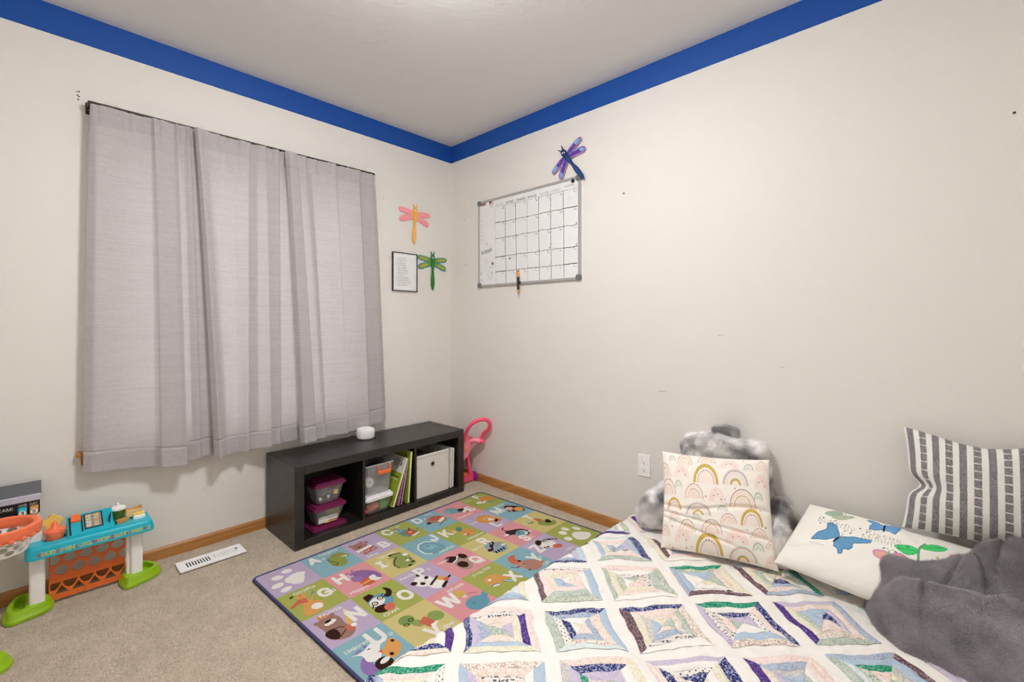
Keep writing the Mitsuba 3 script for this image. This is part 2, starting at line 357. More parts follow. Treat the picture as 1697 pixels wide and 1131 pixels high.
# ------------------------------------------------------------------ wall decorations
def dragonfly(fr, colors, label, sc=0.25, lift=.006, asym=0):
    """local metres: origin between the wings, head up"""
    t = thing('dragonfly_ornament', label, 'wall ornament')
    body = blob((0, .055), (.014, .05), (.018, .02), (.013, -.02), (.008, -.055), (.014, -.105), (.014, -.14), (.004, -.19), (0, -.195), (-.004, -.19), (-.014, -.14), (-.014, -.105), (-.008, -.055), (-.013, -.02), (-.018, .02), (-.014, .05))
    head = unary_union([ell(0, .052, .016, .013), ln(.005, (-.006, .06), (-.012, .075), (-.016, .082)), ln(.005, (.006, .06), (.012, .075), (.014, .083))])
    def wing(s, up):
        if up: return blob((s * .008, .02), (s * .05, .042), (s * .10, .046), (s * .128, .036), (s * .13, .026), (s * .10, .012), (s * .05, .004), (s * .01, .004))
        return blob((s * .008, .008), (s * .05, .005), (s * .10, -.012), (s * .122, -.035), (s * .118, -.048), (s * .08, -.046), (s * .04, -.030), (s * .008, -.012))
    for s in (-1, 1):
        for up in (True, False):
            w = affinity.rotate(wing(s, up), asym if s < 0 else -asym, origin=(0, 0))
            obj('wing', prism(w, .003, fr @ frame([0, 0, lift - .002], [1, 0, 0], [0, 1, 0])), colors['wing_mat'], t, smooth=False)
            inner, mid = w.buffer(-.008), w.buffer(-.004)
            L = [(w.buffer(-.0008), colors['rim']), (mid, colors['mid']), (inner, colors['inner'])]
            r2 = np.random.default_rng(3)
            for k in range(7):
                f = .35 + .09 * k; L.append((ell(s * (.02 + .1 * f), (.025 if up else -.012 - .03 * (f - .35)), .0025, .0018), colors['dot']))
            if 'fade' in colors: L.insert(3, (inner.intersection(sg.box(-colors.get('reach', .045), -.1, colors.get('reach', .045), .1)), colors['fade']))
            printed('wing_paint', L, 'mat_print_gloss', fr, t, lift + .0015)
    b = obj('body', cat([prism(body, .007, fr @ frame([0, 0, lift], [1, 0, 0], [0, 1, 0])), prism(head, .006, fr @ frame([0, 0, lift], [1, 0, 0], [0, 1, 0]))]), colors['body'], t, smooth=False)
    printed('eyes', [(ell(-.005, .043, .0035, .005), '#ffffff'), (ell(.005, .036, .003, .0045), '#ffffff'), (body.buffer(-.007).difference(sg.box(-.1, .0, .1, .1)), colors['stripe'])], 'mat_print_gloss', fr, t, lift + .0076)
    obj('hanger', prism(sg.box(-.006, -.02, .006, .02), lift - .001, fr), colors['body'], t, smooth=False)
    return t
M('df_gold', '#e3a949', .35); M('df_pink', '#ee8d9a', .35); M('df_green', '#1d6b35', .35); M('df_teal', '#12808a', .35); M('df_navy', '#17305f', .3); M('df_violet', '#c98fae', .35)
dragonfly(frame([-.330, 0, 1.862], [1, 0, -.05], [.02, 0, 1]) , dict(wing_mat='mat_df_pink', body='mat_df_gold', rim='#ee8696', mid='#f2a0a8', inner='#ee8f98', fade='#eaa07c', dot='#f9cfc8', stripe='#e8b65c'),
          'pink and gold dragonfly ornament on the window wall above the small framed print')
dragonfly(frame([-.178, 0, 1.548], [1, 0, .0], [-.01, 0, 1]), dict(wing_mat='mat_df_teal', body='mat_df_green', rim='#0f858c', mid='#2f8a5c', inner='#a39a3c', fade='#6f9036', dot='#b5b54a', stripe='#2f7a22'),
          'green and teal dragonfly ornament right of the small framed print', asym=-2)
fy = frame([0, -1.082, 2.088], [0, -math.cos(math.radians(49)), math.sin(math.radians(49))], [0, math.cos(math.radians(-47)) * .66, math.sin(math.radians(47)) * 1.0])
fy[:3, 2] = [-1, 0, 0]
t_ = math.radians(38)
fy = np.eye(4); fy[:3, 0] = [0, -math.cos(t_), math.sin(t_)]; fy[:3, 1] = [0, math.sin(t_), math.cos(t_)]; fy[:3, 2] = [-1, 0, 0]; fy[:3, 3] = [0, -1.090, 2.090]
dragonfly(fy, dict(wing_mat='mat_df_violet', body='mat_df_navy', rim='#b78fc0', mid='#454a98', inner='#7aa6cc', fade='#5a3494', reach=.082, dot='#cfe6f2', stripe='#1c4a7c'),
          'purple and navy dragonfly ornament perched on the top right corner of the whiteboard', lift=.012, asym=8)

pf = thing('framed_print', 'small black framed sheet of affirmations beside the green dragonfly', 'framed print')
F0 = ON_WINDOW_WALL(-.412, 1.466)
hw, hh = .098, .131
rimp = sg.box(-hw, -hh, hw, hh)
obj('frame', prism(rimp.difference(rimp.buffer(-.0045, join_style=2)), .016, F0), 'mat_black_plastic', pf, smooth=False)
obj('sheet', prism(rimp.buffer(-.003, join_style=2), .010, F0), 'mat_board_white', pf, smooth=False)
L = []
for k, s in enumerate(['I AM KIND', 'I AM LOVED', 'I AM SMART', 'I AM BRAVE', 'I AM HONEST', 'I AM STRONG', 'I AM ENOUGH', 'I CAN DO', 'HARD THINGS', 'I AM BEAUTIFUL', 'I AM FULL OF LIFE', 'I AM HUMAN']):
    L.append((mv(text_poly(s, .0095), -.066, .088 - k * .0165), '#8f8f8f'))
printed('lettering', L, 'mat_print', F0, pf, .0104)

# whiteboard calendar
wb = thing('whiteboard', 'whiteboard with a hand drawn month calendar in an aluminium frame', 'whiteboard')
yc, zc, W2, H2 = -.7485, 1.6665, .432, .299
F0 = ON_RIGHT_WALL(yc, zc)
out = sg.box(-W2, -H2, W2, H2)
obj('frame', prism(out.buffer(-.001).buffer(.001).difference(out.buffer(-.014, join_style=2)), .014, F0), 'mat_aluminium', wb, smooth=False)
obj('board', prism(out.buffer(-.010, join_style=2), .009, F0), 'mat_board_white', wb, smooth=False)
for sx_ in (-1, 1):
    for sy_ in (-1, 1):
        c = sg.box(-.001, -.001, .026, .026).difference(sg.box(.0125, .0125, 1, 1)).union(sg.Point(.014, .014).buffer(.017)).intersection(sg.box(-.002, -.002, .03, .03))
        c = affinity.translate(affinity.scale(c, -sx_, -sy_, origin=(0, 0)), sx_ * (W2 + .001), sy_ * (H2 + .001))
        obj('corner', prism(c, .018, F0), 'mat_grey_cap', wb, smooth=False)
lx = lambda y: -(y - yc)
lz = lambda z: z - zc
cols = [-.483, -.576, -.672, -.770, -.866, -.960, -1.056, -1.158]
rows = [1.900, 1.794, 1.688, 1.562, 1.463, 1.386]
L = []; r2 = np.random.default_rng(5)
INK = ['#2b2b2e', '#46464a', '#6c6c70']
def wob(a, b, n=6, s=.0015):
    t = np.linspace(0, 1, n)[:, None]; P = np.array(a) * (1 - t) + np.array(b) * t; P[1:-1] += r2.normal(0, s, P[1:-1].shape); return P
for i, y in enumerate(cols[:-1]):
    L.append((ln(.0015 if i in (0, 3) else .003, *wob((lx(y), lz(rows[0])), (lx(y - .008), lz(rows[-1])))), '#8c8c90' if i == 0 else INK[0]))
for j, z in enumerate(rows[:-1]):
    for i in range(7):
        w = .0022 if j == 0 else (.0042 if (i in (0, 6) and j in (1, 3, 4)) else .0028)
        L.append((ln(w, *wob((lx(cols[i]), lz(z) + r2.normal(0, .001)), (lx(cols[i + 1]), lz(z) + r2.normal(0, .001)), 4)), '#8c8c90' if j == 0 else INK[0]))
        x1_ = lx(cols[i + 1]) - .004; d = .018
        L.append((ln(.002, (x1_ - d, lz(z)), (x1_ - d, lz(z) - d), (x1_, lz(z) - d - .001)), INK[1] if r2.random() < .7 else INK[2]))
GRID = L; NOTES = []
for s, y, c, h in [('Sunday', -.492, '#b4b4b6', .014), ('Monday', -.584, '#3d3d42', .016), ('Tuesday', -.680, '#2f2f33', .016), ('Wednesday', -.775, '#77777c', .014), ('Thursday', -.873, '#a2a2a5', .014), ('Friday', -.965, '#a2a2a5', .014), ('Saturday', -1.064, '#9a9aa0', .014)]:
    NOTES.append((mv(text_w(s, .075 if len(s) > 6 else .066, h), lx(y), lz(1.908 if y > -1.05 else 1.915), 2), c))
NOTES.append((mv(text_w('Kickball', .105, .026), lx(-.346), lz(1.592), 9), '#303038'))
NOTES.append((mv(text_poly('A', .016), lx(-.395), lz(1.655), 6), '#55555c'))
NOTES.append((mv(text_w('Yay! it', .07, .016), lx(-.352), lz(1.548), 10), '#e3bcc6'))
NOTES.append((mv(text_w('is fun', .05, .014), lx(-.385), lz(1.528), 6), '#e3bcc6'))
NOTES.append((mv(text_w('R.w', .03, .010), lx(-.425), lz(1.494)), '#44444a'))
hp = blob((0, -.032), (.022, -.006), (.026, .014), (.014, .024), (0, .012), (-.014, .024), (-.026, .014), (-.022, -.006))
NOTES.append((mv(hp.difference(hp.buffer(-.002)), lx(-.434), lz(1.447)), '#8a8a8e')); NOTES.append((mv(text_poly('T', .018), lx(-.440), lz(1.447)), '#6c6c70'))
for k in range(6): NOTES.append((ell(lx(-.346), lz(1.827 - .0258 * k), .003, .003), '#2c2c30' if k not in (1, 3) else '#77777a'))
for y, z in [(-.347, 1.455), (-.343, 1.462), (-.347, 1.418)]: NOTES.append((ell(lx(y), lz(z), .004, .003), '#222226'))
for y, z in [(-.614, 1.545), (-.618, 1.540), (-.626, 1.541), (-1.152, 1.695), (-1.152, 1.572), (-.955, 1.575)]: NOTES.append((ell(lx(y), lz(z), .004, .004), '#3a3a3e'))
NOTES.append((sg.box(lx(-.340), lz(1.933), lx(-.392), lz(1.951)), '#b9908c')); NOTES.append((mv(text_w('ABC', .032, .012), lx(-.350), lz(1.936)), '#352a30'))
NOTES.append((sg.box(lx(-.425), lz(1.925), lx(-.462), lz(1.951)), '#d7a6ac')); NOTES.append((sg.box(lx(-.425), lz(1.938), lx(-.440), lz(1.951)), '#2f2f44')); NOTES.append((ell(lx(-.443), lz(1.915), .004, .006), '#b99aa0'))
printed('grid', GRID, 'mat_print', F0, wb, .0093, label='hand drawn black calendar grid', kind='stuff')
for g_, c_ in compose(NOTES): printed('note', [(g_, c_)], 'mat_print', F0, wb, .0096)

FM = F0 @ frame([lx(-1.129), lz(1.944), .009], [1, 0, 0], [0, 1, 0])
mg = one('magnet', prism(sg.Point(0, 0).buffer(.011), .006, FM), 'mat_black_plastic', 'round black magnet in the top right corner of the whiteboard', 'magnet', smooth=False)
FM = F0 @ frame([lx(-.459), lz(1.523), .009], [1, 0, 0], [0, 1, 0])
M('magnet_grey', '#77787a', .4)
one('magnet', prism(sg.Point(0, 0).buffer(.010), .006, FM), 'mat_magnet_grey', 'round grey magnet on the left margin of the whiteboard', 'magnet', smooth=False)
# marker hanging on the board's lower edge
mk = thing('marker', 'orange and black dry erase marker hanging upright on the lower edge of the whiteboard', 'marker')
M('marker_orange', '#e39a4a', .35)
mx = F0 @ np.array([lx(-.706), 0, .0225, 1]); mx = mx[:3]
def vcyl(r, za, zb, n=14): return lathe([(0, za), (r * .85, za), (r, za + .002), (r, zb - .002), (r * .85, zb), (0, zb)], n, (mx[0], mx[1], 0))
obj('cap', vcyl(.0085, 1.413, 1.449), 'mat_marker_orange', mk)
obj('cap_end', vcyl(.006, 1.449, 1.456), 'mat_black_plastic', mk)
obj('barrel', vcyl(.0082, 1.331, 1.413), 'mat_black_plastic', mk)
obj('end_band', vcyl(.0083, 1.317, 1.331), 'mat_marker_orange', mk)
obj('tip', lathe([(0, 1.303), (.003, 1.305), (.007, 1.317), (0, 1.317)], 14, (mx[0], mx[1], 0)), 'mat_scuff', mk)
obj('clip', cbox(mx[0] + .004, mx[0] + .013, mx[1] - .014, mx[1] + .014, 1.368, 1.384, .002), 'mat_black_plastic', mk)

# power outlet
ol = thing('power_outlet', 'white double power outlet on the right wall beside the grey fur backrest', 'power outlet')
F0 = ON_RIGHT_WALL(-1.572, .381)
obj('plate', cbox(-.0055, 0, -1.572 - .035, -1.572 + .035, .381 - .057, .381 + .057, .003), 'mat_white_plastic', ol)
for dz in (.020, -.020):
    s = obj('socket', prism(ell(0, dz, .0165, .0145).intersection(sg.box(-.014, -1, .014, 1)), .0075, F0), 'mat_vinyl', ol, smooth=False)
    printed('slots', [(sg.box(-.008, dz - .002, -.006, dz + .007), '#3a3a3a'), (sg.box(.005, dz - .002, .007, dz + .006), '#3a3a3a'), (ell(0, dz - .008, .0025, .0025), '#3a3a3a')], 'mat_print', F0, s, .0078)
obj('screw', prism(sg.Point(0, 0).buffer(.003), .0065, F0), 'mat_steel', ol, smooth=False)

# floor register
fv = thing('floor_vent', 'white slotted metal floor vent in the carpet beside the baseboard', 'floor vent')
vx0, vx1, vy0, vy1 = -1.722, -1.458, -.238, -.128
plate = sg.box(vx0, vy0, vx1, vy1).buffer(-.004).buffer(.004)
slots = []
n_ = 19
for k in range(n_):
    if k == 9: continue
    x = vx0 + .034 + k * .0107
    slots.append(pg((x - .001, vy1 - .028), (x + .0045, vy1 - .028), (x + .0045, vy0 + .028), (x - .001, vy0 + .028)))
knob_hole = sg.box(vx1 - .030, vy1 - .052, vx1 - .022, vy1 - .030)
obj('plate', prism(plate.difference(unary_union(slots + [knob_hole])), .005, frame([0, 0, .006], [1, 0, 0], [0, 1, 0])), 'mat_white_plastic', fv, smooth=False)
obj('damper', box(vx0 + .02, vx1 - .02, vy0 + .02, vy1 - .02, .001, .003), 'mat_hole', fv, smooth=False)
obj('lever', cbox(vx1 - .029, vx1 - .023, vy1 - .045, vy1 - .037, .003, .012, .001), 'mat_black_plastic', fv)
for k in range(10, n_):
    x = vx0 + .034 + k * .0107
    obj('louver', box(x - .001, x + .0035, vy0 + .03, vy1 - .03, .003, .007), 'mat_vinyl', fv, smooth=False)
# ------------------------------------------------------------------ cube shelf and what stands on it and in it
SH = frame([-1.295, -.400, 0], [math.cos(.014), math.sin(.014), 0], [-math.sin(.014), math.cos(.014), 0])   # local x right, y back, z up
SL, SD, SHH = 1.091, .372, .412
def sh(m): m.apply_transform(SH); return m
shelf = thing('cube_shelf', 'black brown cube shelf with three compartments lying under the window', 'shelf')
z0_ = .004
t0 = .046
obj('top_board', sh(cbox(0.047, SL - .047, 0, SD, SHH - .046, SHH, .0015)), 'mat_blackwood', shelf)
obj('bottom_board', sh(cbox(0.047, SL - .047, 0, SD, z0_, .040, .0015)), 'mat_blackwood', shelf)
for a, b in ((0, .0468), (SL - .0468, SL)):
    obj('side_board', sh(cbox(a, b, 0, SD, z0_, SHH + .0008, .0015)), 'mat_blackwood', shelf)
for a in (.3625, .7005):
    obj('divider', sh(cbox(a, a + .0155, .002, SD - .0045, .040, SHH - .046, .001)), 'mat_blackwood', shelf)
obj('back_panel', sh(box(.047, SL - .047, SD - .004, SD - .0005, .040, SHH - .046)), 'mat_blackwood', shelf, smooth=False)
for y in (.06, SD - .05):
    for z in (.030, SHH - .03):
        obj('screw', sh(prism(sg.Point(0, 0).buffer(.004), .0008, frame([0, y, z], [0, -1, 0], [0, 0, 1]))), 'mat_hole', shelf, smooth=False)
Z0S = .0405

def tub(name, x0, x1, yf, d, z0, z1, taper, mat, parent, t=.0015, r=.018, name_part='body'):
    """open rounded container tapering to its base"""
    def rr(k, ins):
        return sg.box(x0 + k, yf + k, x1 - k, yf + d - k).buffer(-r - ins).buffer(r)
    def loop(p, n=48):
        P = np.array([p.exterior.interpolate(s, normalized=True).coords[0] for s in np.arange(n) / n]); return P
    zs = [z1, z1 - .35 * (z1 - z0), z0 + .012, z0 + .003, z0]
    ks = [0, taper * .35, taper * .95, taper + .004, taper + .012]
    L = [loop(rr(k, 0)) for k in ks]
    n = len(L[0])
    v = np.vstack([np.c_[l, np.full(n, z)] for l, z in zip(L, zs)])
    c = v[-n:].mean(0)
    f = []
    for i in range(len(zs) - 1):
        for j in range(n):
            j2 = (j + 1) % n
            f += [[i * n + j, i * n + j2, (i + 1) * n + j2], [i * n + j, (i + 1) * n + j2, (i + 1) * n + j]]
    b = (len(zs) - 1) * n
    v = np.vstack([v, c])
    f += [[b + j, b + (j + 1) % n, len(v) - 1] for j in range(n)]
    m = trimesh.Trimesh(v, f, process=False)
    return obj(name_part, sh(m), mat, parent, smooth=40)
def lid_mesh(x0, x1, y0, y1, z0, h, r=.018):
    base = sg.box(x0, y0, x1, y1).buffer(-r).buffer(r, 6)
    fr = frame([0, 0, z0], [1, 0, 0], [0, 1, 0])
    fr2 = frame([0, 0, z0 + h * .55], [1, 0, 0], [0, 1, 0])
    inn = base.buffer(-.012)
    return sh(cat([prism(base, h * .55, fr), prism(inn.buffer(.004), h * .25, fr2), prism(inn, h * .45, fr2)]))
# compartment 1: two tubs and a spare lid, magenta
sp = one('container_lid', lid_mesh(.108, .296, .040, .19, Z0S, .016), 'mat_magenta', 'spare magenta plastic lid under the lower storage tub', 'lid')
def lidded(x0, x1, yf, d, z0, z1, label):
    t = thing('storage_tub', label, 'storage tub')
    tub('b', x0 + .008, x1 - .008, yf + .008, d - .016, z0, z1, .020, 'mat_clear_tub', t)
    obj('lid', lid_mesh(x0, x1, yf, yf + d, z1 - .004, .022), 'mat_magenta', t, label='magenta lid')
    return t
lidded(.112, .294, .040, .15, .0570, .146, 'lower clear storage tub with magenta lid in the left compartment, holding paper cards')
lidded(.116, .292, .040, .15, .1650, .264, 'upper clear storage tub with magenta lid in the left compartment, holding white tokens')
M('paper', '#e6e2da', .7)
def place(m, x, y, z, rx=0, rz=0):
    R = trimesh.transformations.rotation_matrix(rx, [1, 0, 0]) ; R = trimesh.transformations.rotation_matrix(rz, [0, 0, 1]) @ R
    m = m.copy(); m.apply_transform(R); m.apply_translation([x, y, z]); return sh(m)
for k, (x, w) in enumerate([(.172, .052), (.222, .06)]):
    one('paper_card', place(cbox(-w / 2, w / 2, 0, .006, 0, .034 - .008 * k, .001), x, .064, .068 + .006 * k, .12, .0), 'mat_paper', ['white folded paper card inside the lower tub, left one', 'white folded paper card inside the lower tub, right one'][k], 'paper card')
M('sprout', '#8f9a4a', .6)
one('paper_card', place(cbox(-.035, .035, 0, .006, 0, .04, .001), .232, .075, .085, -.1, .0), 'mat_sprout', 'yellow green card inside the lower tub behind the white ones', 'paper card')
one('toy_stick', place(cbox(-.035, .035, -.004, .004, 0, .007, .002), .215, .066, .0625, 0, .02), 'mat_toy_tan', 'flat tan wooden stick at the bottom of the lower tub', 'stick')
for k, x in enumerate((.158, .202)):
    one('coin', place(lathe([(0, -.003), (.0085, -.003), (.0085, .003), (0, .003)], 20), x, .070, .196 + .004 * k, PI / 2 - .05), 'mat_paper', ['round white token in the upper tub, left one', 'round white token in the upper tub, middle one'][k], 'token')
one('wooden_piece', place(cbox(-.013, .013, -.004, .004, -.013, .013, .003), .240, .066, .216, -.1, .1), 'mat_toy_yellow', 'small yellow block in the upper tub right of the white tokens', 'toy block')
M('cord_dark', '#3d3a44', .5)
cord = sh(tube(spline([(.14, .075, .214), (.16, .064, .220), (.2, .062, .228), (.245, .066, .236), (.262, .10, .235), (.22, .13, .23), (.15, .12, .22)], 50), .0022, 6))
one('string_lights', cord, 'mat_scuff', 'thin pale cord curled inside the upper tub', 'cord')
# compartment 2
wt = thing('toy_food_box', 'clear box with white lid and toy vegetables at the bottom of the middle compartment', 'storage box')
tub('b', .392, .560, .020, .28, Z0S, .124, .012, 'mat_clear_tub', wt)
obj('lid', lid_mesh(.385, .567, .012, .306, .120, .026), 'mat_white_lid', wt, label='white lid')
def lump(pts, r, seed):
    ms = [trimesh.creation.icosphere(3, rr).apply_translation(p) for p, rr in zip(pts, r)]
    v = np.vstack([m.vertices for m in ms]); h = trimesh.Trimesh(v).convex_hull
    return h
car = thing('toy_carrot', 'orange toy carrot with green top inside the white-lidded box', 'toy vegetable')
obj('root', sh(lump([(.435, .062, .066), (.462, .055, .076)], [.021, .024], 1)), 'mat_coral', car)
obj('leaf', sh(cat([tube([(.445, .058, .09), (.44, .056, .108)], [.008, .003], 8), tube([(.435, .06, .086), (.424, .06, .104)], [.008, .003], 8)])), 'mat_toy_green', car)
app = thing('toy_pepper', 'bright green toy pepper inside the white-lidded box', 'toy vegetable')
obj('body', sh(cat([lump([(.508, .052, .062), (.508, .052, .088)], [.018, .016], 2), lump([(.528, .056, .062), (.526, .054, .09)], [.017, .014], 2)])), 'mat_bright_green', app)
obj('stem', sh(tube([(.516, .053, .098), (.520, .052, .112)], [.005, .003], 8)), 'mat_toy_green', app)
one('toy_plum', sh(lump([(.412, .07, .07), (.405, .09, .085)], [.012, .014], 3)), 'mat_purple', 'purple toy fruit at the left side of the white-lidded box', 'toy fruit')
one('toy_tomato', sh(lump([(.405, .05, .058)], [.014], 3)), 'mat_dark_pink', 'small pinkish toy fruit in the front left corner of the white-lidded box', 'toy fruit')
cb = thing('craft_box', 'open clear box with orange clip handle on top of the white lid', 'storage box')
tub('b', .388, .564, .016, .28, .1475, .318, .014, 'mat_clear_bin', cb)
rim = sg.box(.384, .012, .568, .300).buffer(-.016).buffer(.016); rim = rim.difference(rim.buffer(-.008))
obj('rim', sh(prism(rim, .007, frame([0, 0, .313], [1, 0, 0], [0, 1, 0]))), 'mat_clear_bin', cb, smooth=False)
hd = sh(cat([cbox(.458, .540, .002, .012, .262, .283, .003), cbox(.458, .466, .006, .014, .283, .312, .002), cbox(.532, .540, .006, .014, .283, .312, .002)]))
obj('handle', hd, 'mat_orange_plastic', cb, label='orange clip handle')
one('ribbon_roll', place(lathe([(.008, -.012), (.026, -.012), (.026, .012), (.008, .012), (.008, -.012)], 28), .430, .060, .215, PI / 2 - .1, .1), 'mat_paper', 'round cream ribbon roll inside the open clear box', 'ribbon roll')
one('dark_cloth', sh(lump([(.43, .15, .25), (.51, .12, .26), (.50, .2, .22), (.46, .15, .18)], [.03, .035, .03, .02], 4)), 'mat_cord_dark', 'dark bundle at the back of the open clear box', 'cloth bundle')
one('knitting_needle', sh(tube([(.425, .12, .27), (.412, .11, .338)], .002, 6)), 'mat_paper', 'thin white stick poking out of the open clear box', 'stick')
M('book_green', '#97a832', .35); M('book_white', '#dcdad2', .4); M('book_purple', '#6c2f63', .4); M('book_lav', '#a58ab4', .4); M('pages', '#e9e6dc', .8); M('book_pink', '#b5708f', .4)
def book(xb, yf, t, h, d, lean, cover, label, extra=None, z=Z0S):
    """spine at the back, fore edge to the front; leans to the right"""
    key = thing('book', label, 'book')
    R = trimesh.transformations.rotation_matrix(lean, [0, 1, 0]); R[:3, 3] = [xb, yf, z + t * math.sin(lean) + .0004]
    def pm(m): m.apply_transform(R); return sh(m)
    obj('cover', pm(cat([box(0, .0018, 0, d, 0, h), box(t - .0018, t, 0, d, 0, h), box(0, t, d - .0018, d, 0, h)])), cover, key, smooth=False)
    obj('pages', pm(box(.0018, t - .0018, .003, d - .002, .003, h - .003)), 'mat_pages', key, smooth=False)
    if extra:
        fr = SH @ R @ frame([0, d, 0], [0, -1, 0], [0, 0, 1])      # cover face seen from the left, x to the front
        printed('cover_print', extra(d, h), 'mat_print_gloss', fr, key, .0004)
    return key
def cov_a(d, h):
    L = [(sg.box(0, h * .68, d, h), '#dedcd6'), (blob((d * .5, h * .9), (d * .62, h * .96), (d * .8, h * .9), (d * .7, h * .8), (d * .55, h * .8)), '#b9b6b4'), (sg.box(d * .84, h * .82, d * .90, h * .88), '#4a3a5e'), (sg.box(d * .35, h * .575, d * .9, h * .595), '#47521a'), (sg.box(d * .45, h * .52, d * .88, h * .55), '#d8dca0')]
    return L
book(.556, .018, .016, .285, .215, math.radians(20), 'mat_book_green', 'green and white workbook leaning beside the clear boxes in the middle compartment', cov_a)
book(.540, .060, .006, .070, .20, math.radians(8), 'mat_book_lav', 'thin lavender booklet squeezed between the clear box and the leaning workbook')
book(.598, .022, .007, .262, .20, math.radians(14), 'mat_book_pink', 'slim pink book just behind the green and white workbook')
book(.615, .020, .010, .250, .20, math.radians(11), 'mat_book_purple', 'dark purple book between the slim pink book and the tall green folder')
def cov_c(d, h): return [(ell(d * .8, h * .9, .006, .006), '#55621c'), (ell(d * .45, h * .85, .012, .008), '#c3cf7a')]
book(.657, .012, .014, .305, .24, math.radians(4.2), 'mat_book_green', 'tall plain green folder standing against the right divider', cov_c)
# compartment 3: fabric bin, folded bins
bn = thing('fabric_bin', 'white fabric bin with a metal eyelet in the right compartment', 'fabric bin')
bx0, bx1, by0, by1, bz0, bz1 = .731, .982, .020, .340, Z0S, .303
def wall_slab(P, n, t=.008):
    return None
def soft(x0, x1, y0, y1, z0, z1, b=.004, nu=14, nv=14, axis='y'):
    return cbox(x0, x1, y0, y1, z0, z1, b)
obj('front', sh(soft(bx0, bx1, by0, by0 + .009, bz0, bz1)), 'mat_canvas', bn)
obj('back', sh(soft(bx0, bx1, by1 - .009, by1, bz0, bz1)), 'mat_canvas', bn)
obj('side', sh(soft(bx0, bx0 + .009, by0 + .009, by1 - .009, bz0, bz1)), 'mat_canvas', bn)
obj('side', sh(soft(bx1 - .009, bx1, by0 + .009, by1 - .009, bz0, bz1)), 'mat_canvas', bn)
obj('bottom', sh(soft(bx0 + .009, bx1 - .009, by0 + .009, by1 - .009, bz0, bz0 + .006)), 'mat_canvas', bn)
ey = obj('eyelet', sh(prism(sg.Point(0, 0).buffer(.0165).difference(sg.Point(0, 0).buffer(.011)), .003, frame([.848, by0, .236], [1, 0, 0], [0, 0, 1]))), 'mat_steel', bn, smooth=False)
obj('eyelet_hole', sh(prism(sg.Point(0, 0).buffer(.0112), .0012, frame([.848, by0, .236], [1, 0, 0], [0, 0, 1]))), 'mat_black_plastic', bn, smooth=False)
obj('stitching', sh(box(bx0 + .003, bx1 - .003, by0 - .0006, by0, .285, .287)), 'mat_scuff', bn, smooth=False)
one('wooden_ruler', sh(tube([(.80, .10, .18), (.91, .06, .312)], .004, 6)), 'mat_toy_tan', 'thin wooden stick poking out of the white fabric bin', 'stick')
one('dark_box', sh(cbox(.76, .86, .12, .30, bz0 + .007, .29, .004)), 'mat_cord_dark', 'dark box inside the white fabric bin', 'box')
for k, (x, zt) in enumerate([(.992, .300), (1.011, .297)]):
    t = thing('folded_bin', ['flattened white fabric bin right beside the standing one', 'flattened white fabric bin at the far right of the compartment'][k], 'fabric bin')
    R = trimesh.transformations.rotation_matrix(.03, [0, 1, 0]); R[:3, 3] = [x, .018 + .004 * k, Z0S + .0005]
    m = cbox(0, .014, 0, .29, 0, zt - Z0S, .005); m.apply_transform(R); obj('panel', sh(m), 'mat_canvas', t)
    m = box(.0062, .0078, -.0006, .28, .004, zt - Z0S - .003); m.apply_transform(R); obj('fold', sh(m), 'mat_scuff', t, smooth=False)
# smart speaker
spk = thing('smart_speaker', 'small round white smart speaker on top of the black shelf', 'speaker')
px, py = -.772, -.130
obj('body', lathe([(0, .413), (.040, .413), (.047, .4155), (.0525, .423), (.0535, .45), (.052, .468), (.048, .4735), (.040, .475), (0, .4745)], 48, (px, py, 0)), 'mat_speaker_white', spk, smooth=50)
obj('base_ring', lathe([(.036, .4125), (.046, .4125), (.0475, .4165), (.036, .4165), (.036, .4125)], 40, (px, py, 0)), 'mat_grey_cap', spk, smooth=50)
obj('top_ring', lathe([(.0395, .4748), (.0405, .4756), (.0415, .4748), (.0395, .4748)], 40, (px, py, 0)), 'mat_scuff', spk)
obj('power_cord', tube(spline([(px - .02, py + .045, .430), (px - .03, py + .075, .436), (px - .06, py + .088, .43), (px - .08, py + .092, .4155)], 24), .002, 8), 'mat_vinyl', spk)

# ------------------------------------------------------------------ pink toy stroller in the corner
ct = thing('toy_stroller', 'pink plastic toy stroller with purple wheels in the corner beside the shelf', 'toy stroller')
def rod_(P, r, mat, name, n=50): return obj(name, tube(spline(P, n), r, 12), mat, ct)
rod_([(-.150, -.305, .285), (-.150, -.345, .370), (-.143, -.390, .435), (-.115, -.425, .462), (-.078, -.446, .466), (-.045, -.457, .448), (-.032, -.450, .405), (-.032, -.405, .365), (-.033, -.378, .330), (-.034, -.372, .300)], .0130, 'mat_pink', 'handle', 70)
FR = lambda y: frame([0, y, 0], [1, 0, 0], [0, 0, 1])          # x right, z up, thickness towards the room
def slab(pts, y, w, mat, name, rnd=.006):
    return obj(name, prism(pg(*pts).buffer(-rnd).buffer(rnd, 4), w, FR(y)), mat, ct, smooth=35)
slab([(-.185, .345), (-.110, .345), (-.062, .318), (-.058, .285), (-.085, .235), (-.115, .195), (-.185, .165)], -.275, .042, 'mat_light_pink', 'seat_back', .01)
slab([(-.185, .30), (-.085, .305), (-.080, .27), (-.115, .255), (-.185, .225)], -.3165, .006, 'mat_light_pink', 'front_plate', .008)
obj('arm', tube(spline([(-.100, -.305, .298), (-.068, -.335, .303), (-.040, -.366, .299)], 20), np.linspace(.017, .021, 20), 14), 'mat_light_pink', ct, smooth=True)
obj('knob', trimesh.creation.icosphere(3, .021).apply_translation([-.034, -.374, .298]), 'mat_pink', ct, smooth=True)
